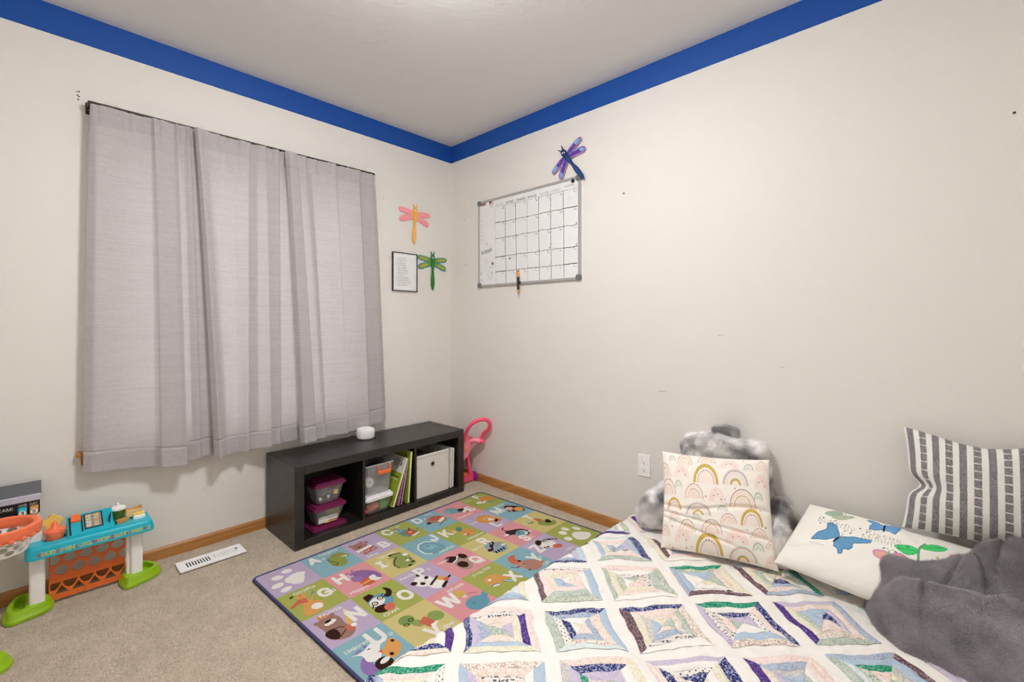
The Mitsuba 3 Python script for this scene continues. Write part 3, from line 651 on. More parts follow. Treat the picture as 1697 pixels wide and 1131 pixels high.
slab([(-.100, .235), (-.072, .245), (-.066, .15), (-.052, .085), (-.026, .045), (-.026, .010), (-.185, .010), (-.185, .038), (-.062, .046), (-.078, .10), (-.090, .17)], -.268, .020, 'mat_pink', 'front_frame', .004)
slab([(-.185, .20), (-.095, .22), (-.085, .10), (-.07, .05), (-.185, .04)], -.12, .012, 'mat_dark_pink', 'seat', .004)
slab([(-.185, .060), (-.060, .060), (-.050, .040), (-.185, .040)], -.13, .13, 'mat_coral', 'floor_tray', .004)
slab([(-.100, .235), (-.072, .245), (-.066, .15), (-.052, .085), (-.026, .045), (-.026, .010), (-.185, .010), (-.185, .038), (-.062, .046), (-.078, .10), (-.090, .17)], -.07, .020, 'mat_pink', 'back_frame', .004)
fwz = lathe([(0, -.009), (.026, -.009), (.033, -.005), (.034, 0), (.033, .005), (.026, .009), (0, .009)], 32)
for x, y in ((-.0145, -.285), (-.0145, -.09)):
    m = fwz.copy(); m.apply_transform(trimesh.transformations.rotation_matrix(PI / 2, [0, 1, 0])); m.apply_translation([x - .008, y, .0355]); obj('wheel', m, 'mat_purple', ct, label='purple wheel')
M('sticker_orange', '#f2945a', .5)
slab([(-.140, .262), (-.108, .270), (-.106, .248), (-.135, .238)], -.3222, .001, 'mat_sticker_orange', 'sticker', .004)
# ------------------------------------------------------------------ toddler play table (left)
tt = thing('play_table', 'turquoise toddler activity table with alphabet edge, white legs and green feet', 'toy table')
tx0, tx1, ty0, ty1, tz0, tz1 = -2.193, -1.808, -.212, -.062, .222, .268
# table top: rounded, overhanging skirt, cut round wells
outl = sg.box(tx0, ty0, tx1, ty1).buffer(-.022).buffer(.022, 6)
def rings(levels):
    P = []
    for p, z in levels:
        e = p.exterior; P.append(np.c_[np.array([e.interpolate(s, normalized=True).coords[0] for s in np.arange(96) / 96]), np.full(96, z)])
    v = np.vstack(P); f = []
    for i in range(len(levels) - 1):
        for j in range(96):
            j2 = (j + 1) % 96; f += [[i * 96 + j, i * 96 + j2, (i + 1) * 96 + j2], [i * 96 + j, (i + 1) * 96 + j2, (i + 1) * 96 + j]]
    for k, s in ((0, -1), (len(levels) - 1, 1)):
        c = len(v); v = np.vstack([v, v[k * 96:(k + 1) * 96].mean(0)])
        for j in range(96):
            j2 = (j + 1) % 96; f.append([k * 96 + j, k * 96 + j2, c] if s > 0 else [k * 96 + j2, k * 96 + j, c])
    return trimesh.Trimesh(v, f, process=False)
topm = rings([(outl, tz0), (outl.buffer(.001), tz0 + .004), (outl.buffer(-.003), tz1 - .014), (outl.buffer(-.007), tz1 - .004), (outl.buffer(-.013), tz1)])
def to_man(m):
    m = trimesh.Trimesh(m.vertices, m.faces); m.merge_vertices(); m.fix_normals()
    return manifold3d.Manifold(manifold3d.Mesh(np.asarray(m.vertices, np.float32), np.asarray(m.faces, np.uint32)))
def from_man(M_):
    k = M_.to_mesh(); return trimesh.Trimesh(k.vert_properties[:, :3], k.tri_verts)
wells = [(-2.112, -.140, .034), (-1.918, -.128, .036), (-1.862, -.125, .030)]
man = to_man(topm)
for x, y, r in wells:
    man -= manifold3d.Manifold.cylinder(.05, r, r, 40).translate([x, y, tz1 - .010])
obj('table_top', from_man(man), 'mat_turquoise', tt, smooth=35)
# raised console with a sloping face
cy0, cy1 = -.190, -.076
con = np.array([[x, y, z] for x in (-2.076, -1.938) for y, z in ((cy0, tz1 - .002), (cy0, tz1 + .004), (cy1 - .012, tz1 + .052), (cy1, tz1 + .052), (cy1 + .004, tz1 - .002))])
cons = trimesh.Trimesh(con).convex_hull
obj('console', cons, 'mat_turquoise', tt, smooth=False)
sl = np.array([0, cy1 - .012 - cy0, .048]); sl /= np.linalg.norm(sl)
FC = frame([-2.076, cy0, tz1 + .004], [1, 0, 0], sl)
ln_ = .117
obj('slot', prism(sg.box(.004, .006, .010, .105), .001, FC), 'mat_toy_black', tt, smooth=False)
obj('slot', prism(sg.box(.040, .015, .045, .105), .001, FC), 'mat_toy_black', tt, smooth=False)
obj('button', prism(sg.box(.011, .074, .041, .112).buffer(-.003).buffer(.003), .007, FC), 'mat_orange_plastic', tt, smooth=False, label='orange button')
mn = obj('menu_card', prism(sg.box(.049, .022, .106, .108), .002, FC), 'mat_toy_black', tt, smooth=False, label='black menu card with food drawings')
L = [(sg.box(.053, .026, .102, .104), '#8b8a84')]
r3 = np.random.default_rng(2)
for i, yy in enumerate((.094, .077, .058, .040)):
    for j, xx in enumerate((.063, .087)):
        w = .009 if i < 3 else .008
        c = ['#e8d9b8', '#e9c98e', '#cfd98f', '#e2b49a', '#eadfca', '#d7b27a', '#efe5d2', '#e0c79a'][i * 2 + j]
        L += [(ell(xx, yy, w, .006, 10 * j), c), (ell(xx, yy + .001, w * .6, .002), ['#b55a3a', '#b8803c', '#6f9a3c', '#c24f3a'][(i + j) % 4]), (sg.box(xx - .008, yy - .009, xx + .006, yy - .0078), '#f2f0ea')]
printed('food_drawings', L, 'mat_print', FC, mn, .0024)
# alphabet on the front edge
F0 = frame([tx0, ty0 - .0012, 0], [1, 0, 0], [0, 0, 1])
F0[:3, 2] = [0, -1, 0]
L = []
cl = ['#1f1d3a', '#9a8a78', '#5fae3a', '#93b43a']
for i, chh in enumerate('ABCDEFGHIJKLMNOPQRSTUVWXYZ'):
    g = text_poly(chh, .0140, True); b = g.bounds
    x = .036 + i * .01312 - (b[0] + b[2]) / 2
    if i % 4 == 0: L.append((mv(g.buffer(.0008), x, .2325), '#d9e4ea'))
    else: L.append((mv(g.buffer(.0008), x, .2325), '#e9ede0'))
    L.append((mv(g, x, .2325), cl[i % 4]))
printed('alphabet', L, 'mat_print_gloss', F0, tt, .0012, label='letters A to Z along the front edge')
# legs and feet
for k, (xa, xb) in enumerate(((-2.182, -2.138), (-1.884, -1.842))):
    lg = np.array([[x, y, z] for z, dx in ((.03, 0), (tz0 + .01, .002)) for x in (xa - dx, xb + dx) for y in (-.168, -.105)])
    p = sg.box(xa, -.170, xb, -.100).buffer(-.010).buffer(.010, 5)
    obj('leg', prism(p, tz0 - .020, frame([0, 0, .022], [1, 0, 0], [0, 1, 0])), 'mat_toy_white', tt, smooth=35, label='white leg')
    if k == 1:
        obj('leg_rib', cat([cbox(xa - .012, xa, -.155, -.120, .03, tz0 + .002, .003), cbox(xa - .014, xa - .011, -.15, -.13, .09, .11, .001)]), 'mat_toy_white', tt)
def foot(pts, zt, rec=None, label='green foot'):
    p = blob(*pts, n=64)
    m = rings([(p.buffer(-.002), .002), (p, .005), (p, .014), (p.buffer(-.006), .022), (p.buffer(-.010), zt - .006), (p.buffer(-.013), zt - .001), (p.buffer(-.017), zt)])
    if rec is not None:
        q = p.buffer(-.026).intersection(sg.box(*rec)).buffer(-.006).buffer(.006)
        mm = to_man(m)
        for g in geoms(q): mm -= to_man(prism(g, .1, frame([0, 0, .020], [1, 0, 0], [0, 1, 0])))
        m = from_man(mm)
    return obj('foot', m, 'mat_lime', tt, smooth=32, label=label)
foot([(-2.250, -.165), (-2.235, -.205), (-2.18, -.200), (-2.125, -.175), (-2.112, -.135), (-2.125, -.09), (-2.17, -.035), (-2.21, -.03), (-2.245, -.09)], .042, (-2.40, -.40, -2.190, 0))
foot([(-1.915, -.185), (-1.900, -.218), (-1.86, -.210), (-1.80, -.180), (-1.775, -.145), (-1.79, -.09), (-1.83, -.045), (-1.88, -.04), (-1.91, -.09)], .042, (-1.838, -.17, -1.70, 0))
foot([(-2.36, -.50), (-2.28, -.535), (-2.225, -.505), (-2.218, -.465), (-2.25, -.42), (-2.32, -.40), (-2.38, -.43)], .040)
# orange goal net panel
x0n, x1n, z0n, z1n = -2.128, -1.884, .014, .222
pan = sg.box(x0n, z0n, x1n, z1n)
holes = []
pw = (x1n - x0n) / 5
for r_ in range(4):
    zc_ = .066 + r_ * .044
    for i in range(-1, 7):
        xc_ = x0n + pw * (i + .5 * (r_ % 2) + .25)
        if r_ == 0:
            d = ell(xc_, .080, pw * .42, .030).intersection(sg.box(-9, 0, 9, .080)); holes.append(d)
            holes.append(pg((xc_ + pw * .5 - .020, .034), (xc_ + pw * .5 + .020, .034), (xc_ + pw * .5, .066)))
        else:
            holes.append(blob((xc_ - pw * .42, zc_ + .014), (xc_, zc_ - .003), (xc_ + pw * .42, zc_ + .014), (xc_ + pw * .26, zc_ + .030), (xc_, zc_ + .038), (xc_ - pw * .26, zc_ + .030)))
pan = pan.difference(unary_union(holes).intersection(sg.box(x0n + .004, z0n + .012, x1n - .004, z1n)))
obj('goal_net', prism(pan, .006, frame([0, -.117, 0], [1, 0, 0], [0, 0, 1])), 'mat_net_orange', tt, smooth=False, label='orange goal net panel')
# white arm, hoop with net, backboard, scoreboard
arm = pg((-2.30, .262), (-2.135, .262), (-2.140, .285), (-2.150, .30), (-2.155, .365), (-2.30, .365)).buffer(-.006).buffer(.006)
obj('hoop_post', prism(arm.intersection(sg.box(-2.21, 0, 0, 1)), .03, frame([0, -.105, 0], [1, 0, 0], [0, 0, 1])), 'mat_toy_white', tt, smooth=35)
hc = np.array([-2.255, -.238]); hr = .098; hz = .374
a = np.linspace(0, 2 * PI, 64, endpoint=False)
prof = [(hr - .016, -.006), (hr - .012, .012), (hr - .002, .016), (hr + .008, .012), (hr + .010, -.012), (hr + .002, -.024), (hr - .008, -.026), (hr - .014, -.016), (hr - .016, -.006)]
obj('hoop', lathe(prof, 64, (hc[0], hc[1], hz)), 'mat_coral', tt, smooth=40, label='orange basketball hoop')
fr_ = []
for k in range(20):
    b = 2 * PI * k / 20
    fr_.append(trimesh.creation.icosphere(2, .010).apply_translation([hc[0] + (hr + .001) * math.cos(b), hc[1] + (hr + .001) * math.sin(b), hz - .020]))
obj('hoop_scallop', cat(fr_), 'mat_coral', tt, smooth=True, kind='stuff')
# net: cut cone with holes
def net_grid():
    nu, nv = 240, 60
    U = np.linspace(0, 2 * PI, nu); Vv = np.linspace(0, 1, nv)
    u, v = np.meshgrid(U, Vv, indexing='ij')
    R = hr - .004 - .022 * v; Z = hz - .018 - .064 * v
    P = np.stack([hc[0] + R * np.cos(u), hc[1] + R * np.sin(u), Z], -1)
    q = grid_faces(nu, nv); c = P.reshape(-1, 3)[q].mean(1)
    uu = u.reshape(-1)[q]; uc = uu.mean(1); vc = v.reshape(-1)[q].mean(1)
    keep = np.ones(len(q), bool)
    for r_, v0 in enumerate((.24, .52, .78)):
        k = 13; w = (uc / (2 * PI) * k + .5 * (r_ % 2)) % 1 - .5
        keep &= ((w / .36) ** 2 + ((vc - v0) / .155) ** 2) > 1
    q = q[keep]; v3 = P.reshape(-1, 3)
    inn = v3.copy(); d = inn[:, :2] - hc; inn[:, :2] = hc + d * (1 - .003 / np.linalg.norm(d, axis=1, keepdims=True))
    f = tri(q); fo = tri(q)[:, ::-1] + len(v3)
    e = np.vstack([f[:, [0, 1]], f[:, [1, 2]], f[:, [2, 0]]]); es = np.sort(e, 1)
    _, inv, cnt = np.unique(es, axis=0, return_inverse=True, return_counts=True)
    be = e[cnt[inv.ravel()] == 1]
    side = np.vstack([np.c_[be[:, 1], be[:, 0], be[:, 0] + len(v3)], np.c_[be[:, 1], be[:, 0] + len(v3), be[:, 1] + len(v3)]])
    return trimesh.Trimesh(np.vstack([v3, inn]), np.vstack([f, fo, side]), process=False)
obj('hoop_net', net_grid(), 'mat_toy_white', tt, smooth=False, label='white hoop net with round holes')
bb = sg.box(-2.47, .30, -2.262, .56).buffer(-.03).buffer(.03)
obj('backboard', prism(bb, .02, frame([0, -.142, 0], [1, 0, 0], [0, 0, 1])), 'mat_turquoise', tt, smooth=35, label='turquoise backboard')
sbx = np.array([[x, y, z] for x in (-2.52, -2.152) for y, z in ((-.105, .372), (-.105, .438), (-.095, .452), (-.030, .470), (-.025, .372))])
obj('scoreboard', trimesh.Trimesh(sbx).convex_hull, 'mat_toy_black', tt, smooth=False, label='scoreboard with grey roof')
roof = np.array([[x, y, z] for x in (-2.53, -2.148) for y, z in ((-.112, .432), (-.112, .450), (-.030, .480), (-.022, .468))])
obj('scoreboard_roof', trimesh.Trimesh(roof).convex_hull, 'mat_toy_grey', tt, smooth=False)
obj('scoreboard_lip', cbox(-2.53, -2.148, -.119, -.1125, .424, .450, .003), 'mat_toy_lilac', tt)
F0 = frame([0, -.1056, 0], [1, 0, 0], [0, 0, 1]); F0[:3, 2] = [0, -1, 0]
L = [(mv(text_w('GO TEAM!', .075, .012), -2.30, .399), '#e6e4de'), (sg.box(-2.212, .404, -2.186, .419), '#3b3b3e'), (sg.box(-2.182, .404, -2.157, .419), '#3b3b3e'), (mv(text_w('HOME', .022, .008), -2.210, .4075), '#f0efe8'), (mv(text_w('GUEST', .021, .008), -2.180, .4075), '#f0efe8')]
printed('scoreboard_print', L, 'mat_print', F0, tt, .0006)
for x, c, d in ((-2.199, 'mat_turquoise', '3'), (-2.168, 'mat_toy_tan', '5')):
    m = lathe([(0, -.012), (.016, -.012), (.0185, -.008), (.0185, .008), (.016, .012), (0, .012)], 32); m.apply_transform(trimesh.transformations.rotation_matrix(PI / 2, [0, 1, 0])); m.apply_translation([x, -.108, .386])
    dl = obj('number_wheel', m, c, tt)
    Fd = frame([x, -.108 - .0187, .386], [1, 0, 0], [0, 0, 1]); Fd[:3, 2] = [0, -1, 0]
    g = text_poly(d, .013, True); b = g.bounds
    printed('number', [(ell(0, 0, .010, .010), '#efece4'), (mv(g, -(b[0] + b[2]) / 2, -.0065), '#232325')], 'mat_print', Fd, dl, .0004)
# toy food
cup = thing('toy_cupcake', 'orange toy cupcake cup with a pointed top, standing on the play table', 'toy food')
cx_, cyy = wells[0][0], wells[0][1]
zb = tz1 - .0095
obj('cup', lathe([(0, zb), (.024, zb), (.0245, zb + .002), (.029, zb + .027), (.0305, zb + .028), (.0315, zb + .040), (.030, zb + .042), (0, zb + .042)], 40, (cx_, cyy, 0)), 'mat_coral', cup, smooth=40)
def star(r0, r1, n=5, rot=90):
    return sg.Polygon([((r0 if k % 2 == 0 else r1) * math.cos(math.radians(rot + 180 * k / n)), (r0 if k % 2 == 0 else r1) * math.sin(math.radians(rot + 180 * k / n))) for k in range(2 * n)])
obj('top', cat([lathe([(.030, zb + .040), (.024, zb + .045), (.015, zb + .050), (.010, zb + .060), (.0075, zb + .068), (.004, zb + .072), (0, zb + .073)], 32, (cx_, cyy, 0)), prism(star(.036, .026).buffer(-.005).buffer(.005), .008, frame([cx_, cyy, zb + .036], [1, 0, 0], [0, 1, 0]))]), 'mat_coral', cup, smooth=40)
cup2 = thing('toy_ice_cream', 'yellow star shaped toy ice cream standing behind the orange cupcake', 'toy food')
obj('star', prism(star(.034, .024).buffer(-.006).buffer(.006, 4), .018, frame([cx_ - .006, cyy + .052, tz1 + .050], [1, .15, 0], [0, 0, 1])), 'mat_toy_yellow', cup2, smooth=35)
obj('cone', lathe([(0, tz1 + .001), (.014, tz1 + .001), (.020, tz1 + .032), (0, tz1 + .034)], 24, (cx_ - .006, cyy + .046, 0)), 'mat_toy_cream', cup2)
cd = one('toy_bank_card', prism(sg.box(-.022, 0, .022, .046).buffer(-.003).buffer(.003), .003, frame([-1.949, -.142, tz1 - .0005], [.18, 1, 0], [0, 0, 1])), 'mat_toy_black', 'black toy bank card standing upright in a slot of the play table', 'toy card', smooth=False)
dk = thing('toy_drink', 'green toy drink cup with white lid and straw stub on the play table', 'toy drink')
dx_, dy_ = -1.916, -.112
obj('cup', lathe([(0, tz1 + .0008), (.021, tz1 + .0008), (.0215, tz1 + .003), (.025, tz1 + .038), (0, tz1 + .038)], 36, (dx_, dy_ + .03, 0)), 'mat_toy_green', dk, smooth=40)
obj('lid', lathe([(0, tz1 + .0375), (.027, tz1 + .0375), (.028, tz1 + .040), (.0275, tz1 + .045), (.020, tz1 + .051), (.005, tz1 + .054), (.0045, tz1 + .064), (.003, tz1 + .066), (0, tz1 + .0663)], 36, (dx_, dy_ + .03, 0)), 'mat_toy_white', dk, smooth=40)
bk = pg((-.02, -.012), (.0, -.016), (.02, -.010), (.022, .006), (.010, .014), (.0, .009), (-.010, .014), (-.022, .004)).buffer(-.003).buffer(.004, 4)
one('toy_pretzel', prism(bk, .020, frame([-1.908, -.142, tz1 - .0095], [1, .2, 0], [-.2, 1, 0])), 'mat_toy_tan', 'tan toy bread piece in front of the green drink cup', 'toy food', smooth=35)
sw = thing('toy_hot_dog', 'toy hot dog in a bun at the right end of the play table', 'toy food')
obj('bun', prism(sg.box(-.026, 0, .026, .030).buffer(-.006).buffer(.006, 4), .018, frame([-1.866, -.088, tz1 - .0005], [1, .05, 0], [0, 0, 1])), 'mat_toy_cream', sw, smooth=35)
obj('sausage', tube(spline([(-1.894, -.097, tz1 + .026), (-1.88, -.097, tz1 + .029), (-1.866, -.097, tz1 + .027), (-1.85, -.097, tz1 + .032), (-1.838, -.097, tz1 + .036)], 20), .0075, 12), 'mat_toy_tan', sw, smooth=True)
fb = thing('toy_fries', 'white toy box of yellow fries in front of the hot dog', 'toy food')
obj('box', cbox(-1.872, -1.832, -.155, -.130, tz1 - .0095, tz1 + .014, .003), 'mat_toy_white', fb)
obj('fries', cat([trimesh.creation.icosphere(2, .009).apply_translation([-1.866 + .009 * k, -.143 + .002 * (k % 2), tz1 + .016 + .002 * (k % 2)]) for k in range(4)]), 'mat_toy_yellow', fb, smooth=True, kind='stuff')
# ------------------------------------------------------------------ alphabet rug
RO, RU, RV = np.array([-1.5115, -.5245]), np.array([.19287, .0036]), np.array([.0108, -.2216])
def r2w(P): P = np.asarray(P); return RO + P[..., :1] * RU + P[..., 1:2] * RV       # cell units (right, towards the camera)
rug = thing('alphabet_rug', 'colourful children alphabet rug with animal squares on the beige carpet', 'rug')
MB('rug', lambda p, n, uv: FB(p.x * 420, p.y * 420, 1, 2), 0.0012, {'type': 'diffuse', 'reflectance': VC})
MB('rug_edge', lambda p, n, uv: N(p.x * 500, p.y * 500, p.z * 500), 0.0006, {'type': 'diffuse', 'reflectance': rgb('#4a4a6e')})
M('rug_piping', '#23232c', .8)
def cellpoly(p): return affinity.affine_transform(p, [RU[0], RV[0], RU[1], RV[1], RO[0], RO[1]])
rect = cellpoly(sg.box(-.045, -.03, 7.05, 4.05)).buffer(-.02).buffer(.02, 6)
body = prism(rect.buffer(-.002), .006, frame([0, 0, .004], [1, 0, 0], [0, 1, 0]))
obj('backing', body, 'mat_rug_edge', rug, smooth=False)
ext = np.array(rect.buffer(-.004).exterior.coords)[:-1]
obj('binding', tube(np.c_[[rect.buffer(-.003).exterior.interpolate(s, normalized=True).coords[0] for s in np.arange(260) / 260], np.full(260, .0085)], .0055, 8, True), 'mat_rug_edge', rug, smooth=True, label='blue grey bound edge')
obj('piping', tube(np.c_[[rect.exterior.interpolate(s, normalized=True).coords[0] for s in np.arange(260) / 260], np.full(260, .0065)], .0035, 6, True), 'mat_rug_piping', rug, smooth=True)
PU, BL, GR, PK, YE = '#b9a3c4', '#7fb0bd', '#a6ad45', '#e08f95', '#d0bf71'
WH, BR, DB, OR, RD, TE = '#e6e2da', '#8e6152', '#3b221c', '#dd9a3c', '#cf5f40', '#4f94a0'
ROWS = [('@ABCDEF', [PU, BL, PU, GR, BL, PK, GR]), ('GHIJKLM', [GR, PK, YE, BL, GR, PU, BL]), ('NOPQRST', [PU, GR, PU, PK, YE, PK, YE]), ('UVWXYZ@', [BL, YE, PK, GR, BL, PU, GR])]
WORD = dict(A='Alligator', B='Bear', C='Cat', D='Dog', E='Elephant', F='Fox', G='Giraffe', H='Hippo', I='Iguana', J='Jellyfish', K='Kangaroo', L='Lion', M='Monkey', N='Nutria', O='Owl', P='Panda', Q='Quail', R='Raccoon', S='Skunk', T='Turtle', U='Unicorn', V='Viper', W='Whale', X='X-ray fish', Y='Yak', Z='Zebra')
# letter (x, y of its lower left, height), word (x, y, width); tile units, y up
LET = dict(A=(.08, .66, .26), B=(.66, .20, .28), C=(.08, .64, .28), D=(.08, .64, .28), E=(.68, .22, .28), F=(.50, .70, .24), G=(.62, .40, .27), H=(.08, .58, .30), I=(.10, .48, .26), J=(.72, .62, .30), K=(.08, .56, .32), L=(.44, .06, .28), M=(.06, .56, .30), N=(.64, .38, .32), O=(.66, .22, .30), P=(.46, .66, .28), Q=(.66, .18, .28), R=(.46, .64, .30), S=(.32, .05, .28), T=(.38, .72, .26), U=(.52, .60, .34), V=(.36, .06, .28), W=(.06, .46, .32), X=(.70, .18, .30), Y=(.66, .30, .30), Z=(.06, .50, .32))
WRD = dict(A=(.40, .86, .50), B=(.14, .06, .34), C=(.45, .84, .24), D=(.60, .86, .22), E=(.10, .08, .52), F=(.10, .74, .22), G=(.28, .84, .46), H=(.08, .10, .42), I=(.28, .84, .46), J=(.42, .08, .50), K=(.40, .07, .54), L=(.06, .60, .26), M=(.34, .88, .44), N=(.28, .86, .44), O=(.12, .08, .34), P=(.08, .80, .34), Q=(.06, .72, .30), R=(.06, .62, .36), S=(.66, .30, .28), T=(.06, .62, .26), U=(.10, .74, .46), V=(.62, .10, .30), W=(.44, .82, .46), X=(.24, .86, .54), Y=(.66, .1, .24), Z=(.6, .1, .3))
def face(x, y, s, col): return []
def animal(c):
    e, b = ell, blob
    if c == 'A': return [(b((.42, .30), (.50, .62), (.62, .74), (.80, .74), (.90, .60), (.96, .50), (.80, .42), (.74, .24), (.56, .16)), '#8f9a3a'), (ln(.02, (.50, .66), (.44, .56), (.50, .44), (.56, .34), (.50, .28), (.44, .36)), '#3a3f2e'), (pg((.72, .56), (.90, .52), (.86, .46)), WH), (e(.86, .66, .035, .03), RD), (e(.74, .66, .02, .03), RD), (e(.62, .66, .012, .012), DB)]
    if c == 'B': return [(e(.32, .64, .19, .17), '#a8756a'), (e(.17, .78, .05, .05), '#a8756a'), (e(.46, .80, .05, .05), '#a8756a'), (e(.56, .72, .05, .07), '#a8756a'), (pg((.12, .50), (.56, .56), (.56, .46), (.12, .40)), WH), (pg((.16, .40), (.58, .46), (.60, .30), (.20, .22)), '#b9604e'), (e(.30, .62, .05, .035), '#7a4436'), (e(.24, .70, .012, .015), DB), (e(.38, .72, .012, .015), DB)] + [(e(.22 + .08 * k, .36 - .03 * (k % 2), .025, .018), WH) for k in range(5)]
    if c == 'C': return [(b((.44, .28), (.40, .50), (.50, .62), (.70, .56), (.84, .40), (.76, .22), (.58, .18)), '#5f8f82'), (e(.50, .68, .12, .12), '#7ba6b0'), (pg((.40, .80), (.54, .84), (.50, .72)), RD), (e(.52, .68, .02, .02), DB), (pg((.52, .46), (.80, .54), (.80, .28), (.54, .22)), '#c4552f'), (pg((.54, .22), (.80, .28), (.86, .24), (.60, .17)), WH), (e(.66, .40, .05, .05), '#d9b06a'), (ln(.03, (.70, .48), (.78, .60)), DB), (ln(.025, (.86, .36), (.94, .44)), '#4f7a5e')]
    if c == 'D': return [(b((.34, .50), (.50, .70), (.74, .70), (.92, .56), (.90, .32), (.70, .26), (.48, .34)), '#b07a66'), (e(.34, .44, .07, .05), '#20222c'), (b((.52, .60), (.70, .68), (.88, .60), (.80, .44), (.60, .42)), '#bf5a3e'), (pg((.58, .38), (.88, .50), (.92, .42), (.62, .28)), WH), (ln(.02, (.46, .18), (.66, .26)), '#2c3a44'), (e(.46, .58, .015, .015), DB)]
    if c == 'E': return [(b((.12, .56), (.22, .76), (.40, .80), (.52, .70), (.58, .50), (.50, .34), (.36, .40), (.24, .44)), '#6f9cab'), (e(.20, .64, .12, .13), '#7faab6'), (e(.36, .62, .014, .016), DB), (b((.48, .52), (.62, .56), (.74, .44), (.62, .34), (.50, .38)), '#3b2a2c'), (pg((.50, .36), (.72, .46), (.76, .38), (.56, .28)), WH), (pg((.54, .28), (.76, .38), (.78, .32), (.58, .24)), RD), (e(.26, .78, .03, .02), RD)]
    if c == 'F': return [(b((.44, .48), (.58, .66), (.78, .70), (.96, .58), (.98, .40), (.84, .34), (.62, .34)), '#d68a2e'), (b((.20, .48), (.34, .52), (.50, .50), (.66, .36), (.80, .30), (.64, .26), (.46, .34)), WH), (e(.20, .46, .025, .02), DB), (e(.50, .48, .05, .04), RD), (b((.50, .36), (.62, .38), (.80, .26), (.66, .22)), '#7fa06a')]
    if c == 'G': return [(b((.14, .10), (.22, .34), (.28, .60), (.30, .78), (.42, .84), (.44, .70), (.44, .50), (.58, .36), (.56, .20), (.36, .06)), OR), (pg((.04, .52), (.28, .66), (.42, .62), (.38, .46), (.24, .52), (.06, .46)), RD), (e(.44, .24, .11, .10), WH), (e(.22, .82, .045, .025, 20), '#2d2418'), (ln(.04, (.52, .60), (.62, .72)), TE), (ln(.03, (.44, .44), (.56, .64)), OR), (e(.36, .76, .012, .016), DB)]
    if c == 'H': return [(b((.40, .42), (.40, .62), (.52, .78), (.68, .76), (.82, .66), (.94, .44), (.90, .22), (.70, .22), (.56, .34)), '#8c5f9e'), (e(.44, .80, .035, .03), '#8c5f9e'), (e(.58, .84, .035, .03), '#8c5f9e'), (b((.40, .52), (.50, .60), (.60, .52), (.54, .40), (.44, .40)), '#9a6aae'), (pg((.44, .36), (.74, .42), (.70, .14), (.42, .14)), '#cf5a2c'), (pg((.44, .28), (.74, .32), (.73, .26), (.43, .22)), '#e09a3e'), (b((.72, .40), (.84, .38), (.82, .28), (.88, .20), (.76, .18)), WH), (e(.52, .62, .012, .015), DB)]
    if c == 'I': return [(b((.38, .22), (.36, .42), (.50, .60), (.62, .70), (.78, .68), (.90, .56), (.84, .40), (.82, .20), (.62, .12)), '#8f9e48'), (b((.44, .70), (.60, .78), (.74, .76), (.84, .66), (.62, .64)), '#8f9e48'), (ln(.025, (.38, .22), (.36, .36), (.46, .52), (.60, .62)), DB), (ln(.03, (.54, .80), (.66, .80), (.80, .74)), DB), (e(.56, .80, .05, .035), DB), (e(.84, .60, .07, .06), WH), (e(.72, .36, .06, .04), WH), (e(.62, .16, .05, .03), DB), (e(.76, .24, .05, .03), DB), (e(.80, .36, .04, .025), DB), (e(.74, .46, .025, .012), DB)]
    if c == 'J': return [(b((.20, .30), (.26, .62), (.46, .76), (.66, .66), (.78, .42), (.74, .20), (.54, .14), (.34, .16)), '#6a9fb0'), (ln(.035, (.30, .20), (.18, .30), (.20, .56), (.36, .74), (.58, .74), (.72, .60), (.78, .54)), WH), (e(.46, .50, .16, .14), '#77abba'), (e(.48, .54, .016, .016), DB)] + [(ln(.015, (.42 + .06 * k, .46), (.44 + .06 * k, .36)), '#b9d0d2') for k in range(4)]
    if c == 'K': return [(b((.50, .34), (.60, .52), (.74, .56), (.90, .44), (.86, .28), (.66, .20)), '#d69535'), (e(.48, .64, .11, .10), '#d9a03e'), (e(.44, .80, .04, .07, 20), '#d9a03e'), (b((.56, .56), (.62, .74), (.74, .74), (.70, .60), (.62, .54)), '#4f8a80'), (e(.58, .30, .09, .05), RD), (e(.55, .34, .05, .03), WH)]
    if c == 'L': return [(e(.60, .58, .27, .24), '#d9902c'), (b((.70, .50), (.86, .52), (.98, .40), (.90, .26), (.72, .28)), '#dd9f42'), (e(.66, .56, .13, .12), '#e2ad58'), (e(.68, .48, .10, .06), WH), (e(.62, .56, .02, .02), DB), (pg((.64, .32), (.82, .42), (.86, .36), (.70, .26)), DB), (pg((.72, .28), (.86, .35), (.88, .30), (.76, .22)), '#d9603c')]
    if c == 'M': return [(b((.46, .40), (.50, .62), (.64, .78), (.78, .72), (.92, .56), (.96, .36), (.82, .20), (.64, .30)), '#4a2a20'), (e(.52, .42, .055, .06), '#4a2a20'), (e(.52, .42, .035, .04), '#d9a79a'), (e(.76, .78, .05, .06), '#4a2a20'), (e(.76, .78, .03, .04), '#d9a79a'), (e(.62, .58, .13, .11, 20), '#dba896'), (b((.64, .38), (.82, .52), (.92, .44), (.90, .30), (.78, .24)), OR), (e(.58, .60, .01, .013), DB), (e(.66, .62, .01, .013), DB)]
